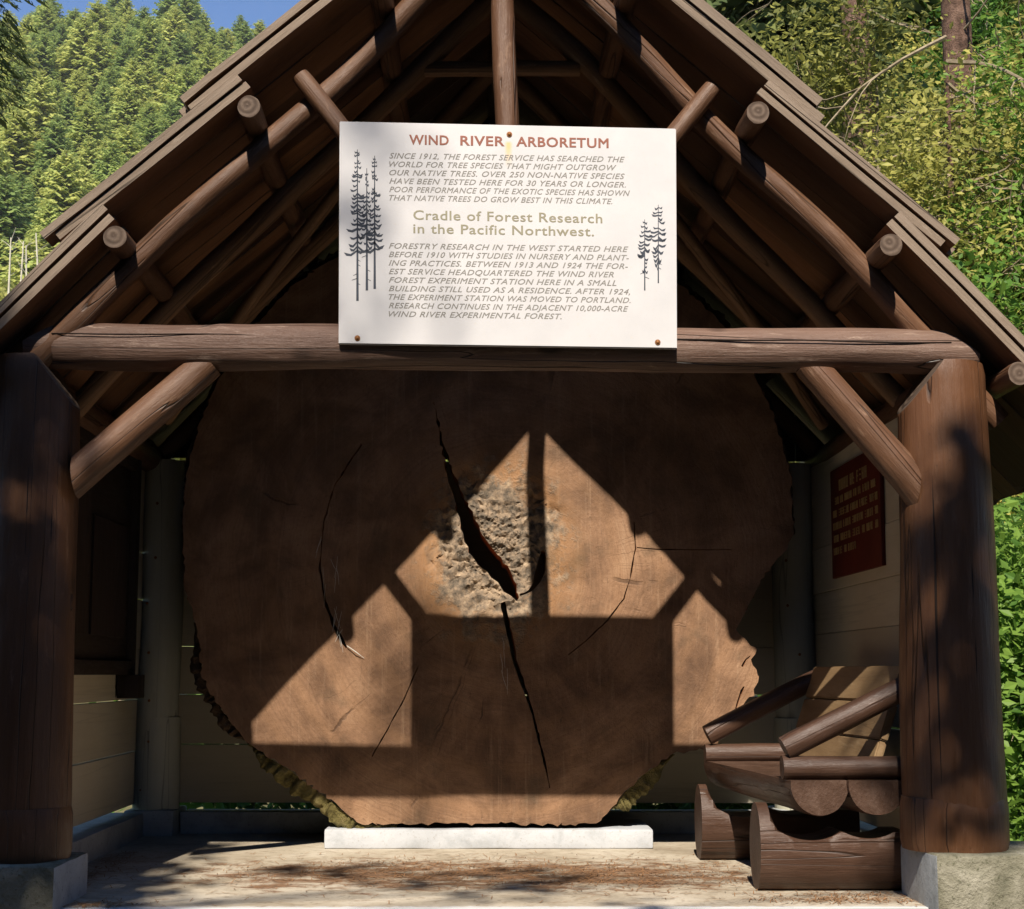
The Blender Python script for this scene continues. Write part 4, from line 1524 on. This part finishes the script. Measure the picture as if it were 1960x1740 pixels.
def tree(name, label, cat, base, h, seed, leafmat, leaf, n, spread, trunk_r, limbs=14, barkmat='twig', group=None, start=0.25, lean=(0, 0), clump=0.32, up=0.5):
    rnd = random.Random(seed)
    rng = np.random.default_rng(seed)
    t = thing(name, label, cat, base, group)
    base = Vector(base)
    bm = bmesh.new()
    d0 = Vector((lean[0], lean[1], 1))
    pts, _ = wander(rnd, base - Vector((0, 0, 0.2)), d0, h * 0.92, 10, 0.10, 0.03)
    rr = [trunk_r * (1 - 0.85 * i / 10) for i in range(11)]
    tube_bm(bm, pts, rr, 8)
    tips = []
    for k in range(limbs):
        f = start + (0.98 - start) * (k + rnd.random()) / limbs
        i = min(9, int(f * 10))
        p = pts[i].lerp(pts[i + 1], f * 10 - i)
        a = rnd.uniform(0, 6.283)
        L = spread * (1.1 - 0.6 * f) * rnd.uniform(0.6, 1.2)
        lp, d = wander(rnd, p, Vector((math.cos(a), math.sin(a), rnd.uniform(0.1, 0.7))), L, 6, 0.22, 0.02)
        r0 = rr[i] * 0.45
        tube_bm(bm, lp, [r0 * (1 - 0.8 * j / 6) for j in range(7)], 5)
        tips += [(lp[j], 0.6 + 0.4 * j / 6) for j in range(2, 7)]
        for q in range(3):
            j = rnd.randint(2, 5)
            tp, _ = wander(rnd, lp[j], d + Vector((rnd.uniform(-1, 1), rnd.uniform(-1, 1), rnd.uniform(-.3, .6))), L * 0.5, 4, 0.25, 0.0)
            tube_bm(bm, tp, [r0 * 0.4 * (1 - 0.75 * m / 4) for m in range(5)], 4)
            tips += [(tp[m], 1.0) for m in range(1, 5)]
    part('trunk', bm, [M[barkmat]], t, smooth=60)
    C = np.array([p[:] for p, w in tips])
    idx = rng.integers(0, len(C), n)
    tone = rng.uniform(0, 1, len(C))
    cen = C[idx] + rng.normal(size=(n, 3)) * clump * np.array([1, 1, 0.75])
    V, F = leaf_arrays(rng, cen, leaf, 0.5, up)
    me = quads_mesh(V - np.array(base[:]), F, np.clip(tone[idx] * 0.7 + rng.uniform(-.1, .35, n), 0, 1), [M[leafmat]])
    link('crown', me, None, t, Matrix.Translation(base))
    return t


def big_conifer(name, label, base, h, seed, trunk_r, crown_from, r, dead, group=None, lv=64, per=12, st=13, lean=(0, 0), crown=True):
    """a trunk with bare dead limbs low down and a needle crown above"""
    rnd = random.Random(seed)
    t = thing(name, label, 'tree', base, group)
    base = Vector(base)
    bm = bmesh.new()
    n = 26
    pts = [base + Vector((lean[0] * i / n * h, lean[1] * i / n * h, h * i / n - 0.4)) for i in range(n + 1)]
    tube_bm(bm, pts, [trunk_r * (1.25 if i == 0 else 1) * (1 - 0.92 * i / n) for i in range(n + 1)], 20)
    for v in bm.verts:
        v.co += Vector((noise.noise(v.co * Vector((6, 6, 1.2)).length / 6), noise.noise(v.co * 3 + Vector((5, 0, 0))), 0)) * trunk_r * 0.10
    part('trunk', bm, [M['trunk']], t, smooth=60)
    bm = bmesh.new()
    for k in range(dead):
        z = rnd.uniform(0.05, crown_from + 0.25) * h
        a = rnd.uniform(0, 6.283)
        L = rnd.uniform(0.7, 2.2)
        lp, d = wander(rnd, base + Vector((lean[0] * z, lean[1] * z, z)), Vector((math.cos(a), math.sin(a), rnd.uniform(-.5, .25))), L, 8, 0.28, -0.02)
        r0 = rnd.uniform(0.012, 0.03)
        tube_bm(bm, lp, [r0 * (1 - 0.8 * j / 8) for j in range(9)], 5)
        for q in range(4):
            j = rnd.randint(2, 7)
            tp, _ = wander(rnd, lp[j], d + Vector((rnd.uniform(-1, 1), rnd.uniform(-1, 1), rnd.uniform(-1, .5))), L * 0.4, 5, 0.4, -0.03)
            tube_bm(bm, tp, [r0 * 0.45 * (1 - 0.7 * m / 5) for m in range(6)], 4)
    part('dead_branches', bm, [M['twig']], t, smooth=60)
    if not crown:
        return t
    me = conifer_mesh(h * (1 - crown_from), r, seed + 1, lv, per, st, 0.02, 0.16, [M['fir'], M['trunk']])
    link('crown', me, None, t, Matrix.Translation(base + Vector((lean[0] * crown_from * h, lean[1] * crown_from * h, crown_from * h - 0.4))))
    return t


def pt(px, Y, dz=0.0):
    p = at(px, 1290, Y)
    z = bank_z(p.x, Y) if p.x > 4.2 or Y > 6 else GZ
    return (p.x, Y, max(z, GZ) + dz)


big_conifer('fir_tree', 'reddish fir trunk with bare dead limbs behind yellow-green leaves right of the roof', pt(1668, 13.0), 24, 11, 0.25, 0.62, 2.6, 60)
big_conifer('fir_tree', 'dark fir with reddish trunk at the top right edge of the photo', pt(1872, 12.0), 24, 12, 0.24, 0.65, 2.4, 70)
big_conifer('fir_tree', 'dark fir whose lower boughs hang just right of the roof peak', pt(1490, 16.0), 17, 13, 0.2, 0.36, 3.0, 30)
big_conifer('fir_tree', 'dead leafless trunk tangled in bare tan twigs beside the right eave', pt(1850, 8.6), 6.5, 14, 0.11, 0.7, 1.3, 90, crown=False)
big_conifer('fir_tree', 'dark fir bough reaching into the top left corner of the photo', (-7.75, 16.0, GZ), 21, 15, 0.2, 0.49, 1.05, 8)
MG = 'leafy maples right of the shelter'
tree('maple_tree', 'bright yellow-green maple closest to the right roof slope', 'tree', pt(1640, 9.0), 5.6, 31, 'maple', 0.042, 17000, 1.9, 0.06, 26, group=MG, start=0.2)
tree('maple_tree', 'yellow-green maple in front of the reddish fir trunk', 'tree', pt(1760, 10.4), 6.8, 32, 'maple', 0.045, 17000, 2.1, 0.07, 26, group=MG, start=0.2)
tree('maple_tree', 'greener maple at the upper right edge of the photo', 'tree', pt(1925, 8.8), 5.8, 33, 'green', 0.042, 15000, 1.8, 0.06, 24, group=MG, start=0.15)
tree('maple_tree', 'low green maple partly hidden behind the right eave', 'tree', pt(1800, 7.4), 3.9, 34, 'green', 0.055, 6000, 1.5, 0.05, 16, group=MG, start=0.1)
for i, (px, Y, h, mt_, lab) in enumerate(((1540, 10.5, 4.2, 'maple', 'yellow-green maple whose crown shows against the sky beside the roof peak'),
                                      (1700, 8.0, 3.6, 'maple', 'short bright yellow maple just above the lower roof course'),
                                      (1860, 10.0, 5.0, 'maple', 'yellow-green maple between the two reddish trunks'),
                                      (2000, 10.5, 5.5, 'maple', 'yellow-green maple at the right edge, behind the greener one'),
                                      (1600, 12.0, 5.0, 'green', 'green maple low behind the bright yellow one'))):
    tree('maple_tree', lab, 'tree', pt(px, Y), h, 35 + i, mt_, 0.042, 14000, 1.7, 0.05, 24, group=MG, start=0.1, clump=0.28)
SGp = 'green bushes beside the right post'
for i, (px, Y, h, mt_, n, lab) in enumerate(((1960, 3.4, 2.5, 'green', 8000, 'tall bright green bush just outside the right front post'),
                                             (2075, 4.6, 2.9, 'green', 7000, 'bright green bush beyond the bush at the right post'),
                                             (1985, 5.8, 2.7, 'maple', 6000, 'pale yellow-green bush behind the right post'),
                                             (2180, 3.0, 2.2, 'green', 5000, 'green bush farthest out beside the shelter, right of frame'))):
    tree('leafy_bush', lab, 'bush', pt(px, Y), h, 60 + i, mt_, 0.038, int(n * 1.6), 1.0, 0.025, 18, group=SGp, start=0.02, clump=0.24)
tree('leafy_bush', 'low green bush at the foot of the right concrete footing', 'bush', (2.75, 0.9, GZ), 0.75, 71, 'green', 0.04, 2600, 0.6, 0.015, 12, start=0.02, clump=0.15)

# bushes and small trees closing the bank behind
for i in range(16):
    px = rnd.uniform(1380, 2300)
    Y = rnd.uniform(13, 30)
    big = rnd.random() < 0.5
    tree('bank_tree' if big else 'leafy_bush', ('small %s tree on the dry bank, %s' if big else '%s bush on the dry bank, %s') % (('yellow-green', 'green')[i % 2], 'one of several half hidden behind the maples'),
         'tree' if big else 'bush', pt(px, Y), rnd.uniform(3.2, 6.5) if big else rnd.uniform(1.2, 2.2), 200 + i, ('maple', 'green')[i % 2], 0.075, 3800, 1.9, 0.05, 14, group='trees and bushes on the bank', start=0.1, clump=0.4)
for i, (px, Y, h) in enumerate(((1440, 34, 17), (1600, 38, 21), (1770, 33, 19), (1900, 40, 22), (2080, 34, 20), (2230, 38, 20))):
    o = link('conifer', far[i % 5], None)
    p = pt(px, Y)
    o.location = p
    o.scale = (h / 24,) * 3
    o.rotation_euler = (0, 0, i * 1.7)
    tag(o, 'tall conifer on the bank behind the maples, mostly hidden by leaves', 'tree', 'conifers on the near bank')

# green growth behind the shelter seen through the board gaps, and at left
for i, (x, Y, h) in enumerate(((-1.6, 5.0, 1.4), (-0.5, 5.4, 1.3), (0.8, 5.2, 1.4), (-3.1, 3.2, 1.7), (-3.3, 1.4, 1.4), (1.9, 5.0, 1.3))):
    tree('leafy_bush', 'green bush close behind the shelter, glimpsed through gaps in the boards', 'bush', (x, Y, GZ), h, 90 + i, 'green', 0.06, 1800, 0.8, 0.02, 12, group='bushes behind the shelter', start=0.02, clump=0.22)

# pale dead saplings on the far left
for i, (bx_, by_, tx_, ty_) in enumerate(((28, 560, 21, 455), (34, 560, 45, 462), (46, 560, 50, 470), (62, 520, 69, 446))):
    Y = 60.0
    bm = bmesh.new()
    a, b = at(bx_, by_ + 180, Y), at(tx_, ty_, Y)
    c = a.lerp(b, 0.5) + Vector((0.15 * (i - 1.5), 0, 0))
    tube_bm(bm, [a, c, b], [0.075, 0.06, 0.03], 7)
    rr_ = random.Random(i)
    for k in range(7):
        p = c.lerp(b, rr_.random())
        tp, _ = wander(rr_, p, Vector((rr_.uniform(-1, 1), rr_.uniform(-1, 1), 0.6)), 0.7, 4, 0.2)
        tube_bm(bm, tp, [0.02, 0.015, 0.012, 0.009, 0.006], 4)
    o = part('dead_sapling', bm, [M['deadwood']], None, (0, 0, 1), smooth=60)
    tag(o, ('leftmost of the bleached bare stems below the hillside', 'leaning bare stem touching the leftmost bleached one', 'short thin bare stem between two bleached stems', 'bleached bare stem nearest the left roof edge')[i], 'dead tree', 'bleached bare stems')
# thicket at the foot of the hill on the left
for i in range(9):
    x = -27 + i * 2.1 + rnd.uniform(-.6, .6)
    Y = rnd.uniform(58, 82)
    tree('birch_tree', 'bright yellow-green broadleaf tree at the foot of the hillside', 'tree', (x * Y / 70, Y, GZ), rnd.uniform(17, 25) * Y / 70, 500 + i, 'maple' if i % 3 else 'green', 0.30, 4200, 3.4, 0.12, 16, group='broadleaf trees at the foot of the hill', start=0.2, clump=0.7)

# ------------------------------------------------------------------ tree in front of the shelter, behind the photographer: its boughs dapple the sunlight
def bough_tree():
    rnd = random.Random(9)
    rng = np.random.default_rng(9)
    T0 = 8.0
    base = Vector((-4.6, -9.0, GZ))
    t = thing('alder_tree', 'leafy alder in front of the shelter shading the left post', 'tree', base)
    sdir = Vector((-0.116, -1.0, 1.017))
    blobs = []                     # (x, z) on the shelter's front plane, radius, leaves
    for k in range(62):
        blobs.append((rnd.uniform(-2.15, -1.60), rnd.uniform(0.0, 1.86), 0.13, 26))
    for k in range(12):
        blobs.append((rnd.uniform(-2.1, -1.35), rnd.uniform(-0.3, 0.5), 0.16, 24))
    for k in range(15):
        blobs.append((rnd.uniform(1.68, 2.1), rnd.uniform(0.3, 1.25), 0.11, 24))
    for k in range(3):
        blobs.append((rnd.uniform(1.86, 2.0), rnd.uniform(1.3, 1.75), 0.06, 14))
    for k in range(13):
        blobs.append((rnd.uniform(-1.5, 0.9), rnd.uniform(-0.15, 1.15), 0.08, 13))
    bm = bmesh.new()
    trunk, _ = wander(rnd, base - Vector((0, 0, .3)), Vector((0.02, 0.03, 1)), 12.5, 14, 0.05, 0.05)
    tube_bm(bm, trunk, [0.19 * (1 - 0.85 * i / 14) for i in range(15)], 10)
    C, N_, S_ = [], [], []
    for x, z, r, n in blobs:
        tt = T0 + rnd.uniform(-0.9, 0.9)
        c = Vector((x, 0, z)) + sdir * tt
        C.append(c)
        N_.append(n)
        S_.append(r)
    # limbs: group the clumps and run a limb from the trunk to each group
    groups = {}
    for i, c in enumerate(C):
        groups.setdefault((round(c.x / 1.3), round(c.z / 1.1)), []).append(i)
    for g in groups.values():
        m = sum((C[i] for i in g), Vector()) / len(g)
        j = min(13, max(3, int((m.z - 1.2 - GZ) / 12.5 * 14)))
        p = trunk[j]
        q = p.lerp(m, 0.5) + Vector((0, 0, 0.4))
        tube_bm(bm, [p, q, m], [0.03, 0.018, 0.008], 6)
        for i in g:
            tube_bm(bm, [m, C[i]], [0.006, 0.003], 4)
    part('trunk', bm, [M['twig']], t, smooth=60)
    cen = np.vstack([np.array(c[:]) + rng.normal(size=(n, 3)) * r for c, n, r in zip(C, N_, S_)])
    # an outer crown well clear of the light that enters the shelter
    m = 5000
    ph = rng.uniform(0, 6.283, m)
    ex = np.column_stack([base.x - 1.6 + rng.normal(0, 1.0, m), base.y + rng.normal(0, 1.6, m), 9.0 + rng.normal(0, 1.7, m)])
    ex = ex[ex[:, 0] < -3.9]
    cen = np.vstack([cen, ex])
    V, F = leaf_arrays(rng, cen, 0.075, 0.55, 0.4)
    me = quads_mesh(V - np.array(base[:]), F, rng.uniform(0, 1, len(F)), [M['alder']])
    link('crown', me, None, t, Matrix.Translation(base))


bough_tree()


def tall_alder():
    rnd = random.Random(19)
    rng = np.random.default_rng(19)
    base = Vector((-6.5, -15.5, GZ))
    t = thing('alder_tree', 'tall alder farther out, its top boughs veiling the left part of the white board', 'tree', base)
    sdir = Vector((-0.116, -1.0, 1.017))
    bm = bmesh.new()
    trunk, _ = wander(rnd, base - Vector((0, 0, .3)), Vector((0.03, 0.0, 1)), 19, 14, 0.04, 0.05)
    tube_bm(bm, trunk, [0.24 * (1 - 0.85 * i / 14) for i in range(15)], 10)
    cen = []
    for gx_ in (-0.62, -0.45, -0.25):
        for gz_ in (2.1, 2.35, 2.6, 2.85):
            c = Vector((gx_ + rnd.uniform(-.05, .05), 0, gz_ + rnd.uniform(-.06, .06))) + sdir * (15 + rnd.uniform(-.8, .8))
            n = 4 if gx_ < -0.3 else 2
            cen.append(np.array(c[:]) + rng.normal(size=(n, 3)) * np.array([0.09, 0.1, 0.11]))
            j = 13
            tube_bm(bm, [trunk[j], trunk[j].lerp(c, 0.6) + Vector((0, -0.3, 0.8)), c], [0.02, 0.008, 0.002], 5)
    m = 6000
    ex = np.column_stack([base.x - 1.5 + rng.normal(0, 1.0, m), base.y + rng.normal(0, 1.6, m), 13.0 + rng.normal(0, 2.6, m)])
    cen.append(ex[ex[:, 0] < -5.2])
    part('trunk', bm, [M['twig']], t, smooth=60)
    V, F = leaf_arrays(rng, np.vstack(cen), 0.075, 0.55, 0.4)
    me = quads_mesh(V - np.array(base[:]), F, rng.uniform(0, 1, len(F)), [M['alder']])
    link('crown', me, None, t, Matrix.Translation(base))


tall_alder()

# conifers added out of view behind the camera to close off the low sky
rnd = random.Random(12)
for i in range(34):
    x = -46 + i * 2.75 + rnd.uniform(-1, 1)
    y = -(11.5 + rnd.uniform(0, 4) + (i % 2) * 6)
    d = math.hypot(x * 0.6, y)
    o = link('conifer', far[i % 5], None)
    s = 0.8 * -y / 25 * rnd.uniform(0.85, 1.0)
    if abs(x) > 7:
        s = rnd.uniform(0.68, 0.85)
    o.material_slots[0].link = 'OBJECT'
    o.material_slots[0].material = M['fir_dark']
    o.location = (x, y, GZ)
    o.scale = (s, s, s)
    o.rotation_euler = (0, 0, rnd.uniform(0, 6.28))
    tag(o, 'unseen conifer added behind the camera to block the low sky', 'tree', 'added conifers that block the low sky')

# added row of unseen young conifers keeps the ground before the shelter in shade
for i in range(22):
    x = -15.5 + i * 1.42 + rnd.uniform(-.3, .3)
    y = -(8.2 + rnd.uniform(0, 0.5) + (i % 3) * 0.9)
    o = link('conifer', far[i % 5], None)
    k = i % 5
    hgt = 0.87 * -y * rnd.uniform(0.93, 1.0)
    sz = hgt / (17 + 1.5 * k)
    wd = 1.75 / (5.6 + 0.35 * k)
    o.material_slots[0].link = 'OBJECT'
    o.material_slots[0].material = M['fir_dark']
    o.location = (x, y, GZ)
    o.scale = (wd, wd, sz)
    o.rotation_euler = (0, 0, rnd.uniform(0, 6.28))
    tag(o, 'unseen young dark conifer added behind the camera to shade the ground', 'tree', 'added young conifers that shade the ground')

# grass round the footings
n = 5200
gxy = np.vstack([np.column_stack([rng.uniform(2.25, 5.5, n), rng.uniform(-1.5, 6, n)]), np.column_stack([rng.uniform(-5.5, -2.2, 1800), rng.uniform(-1.5, 6, 1800)])])
n = len(gxy)
hh = rng.uniform(0.08, 0.3, n)
a = rng.uniform(0, 6.283, n)
bs = np.column_stack([gxy, np.full(n, GZ - 0.02)])
sdv = np.column_stack([np.cos(a), np.sin(a), np.zeros(n)]) * 0.008
tp = bs + np.column_stack([rng.normal(0, .06, n), rng.normal(0, .06, n), hh])
V = np.stack([bs - sdv, bs + sdv, tp], 1).reshape(-1, 3)
me = quads_mesh(V, np.arange(3 * n).reshape(n, 3), rng.uniform(0, 1, n), [M['grass']])
tag(link('grass', me, None), 'loose green grass growing beside the shelter footings', 'grass', kind='stuff')

# thin summer haze between the shelter and the far hillside
bm = bmesh.new()
box(bm, (-700, -120, GZ - 8), (300, 900, 330))
hz_ = link('haze', finish(bm, 0), None)
hm_ = bpy.data.materials.new('summer_haze')
hm_.use_nodes = True
hm_.node_tree.nodes.clear()
ho = hm_.node_tree.nodes.new('ShaderNodeOutputMaterial')
pv = hm_.node_tree.nodes.new('ShaderNodeVolumePrincipled')
pv.inputs['Color'].default_value = (1.0, 1.0, 0.95, 1)
pv.inputs['Density'].default_value = 0.00012
pv.inputs['Anisotropy'].default_value = 0.2
hm_.node_tree.links.new(pv.outputs[0], ho.inputs['Volume'])
hz_.data.materials.append(hm_)
tag(hz_, None, None, kind='stuff')
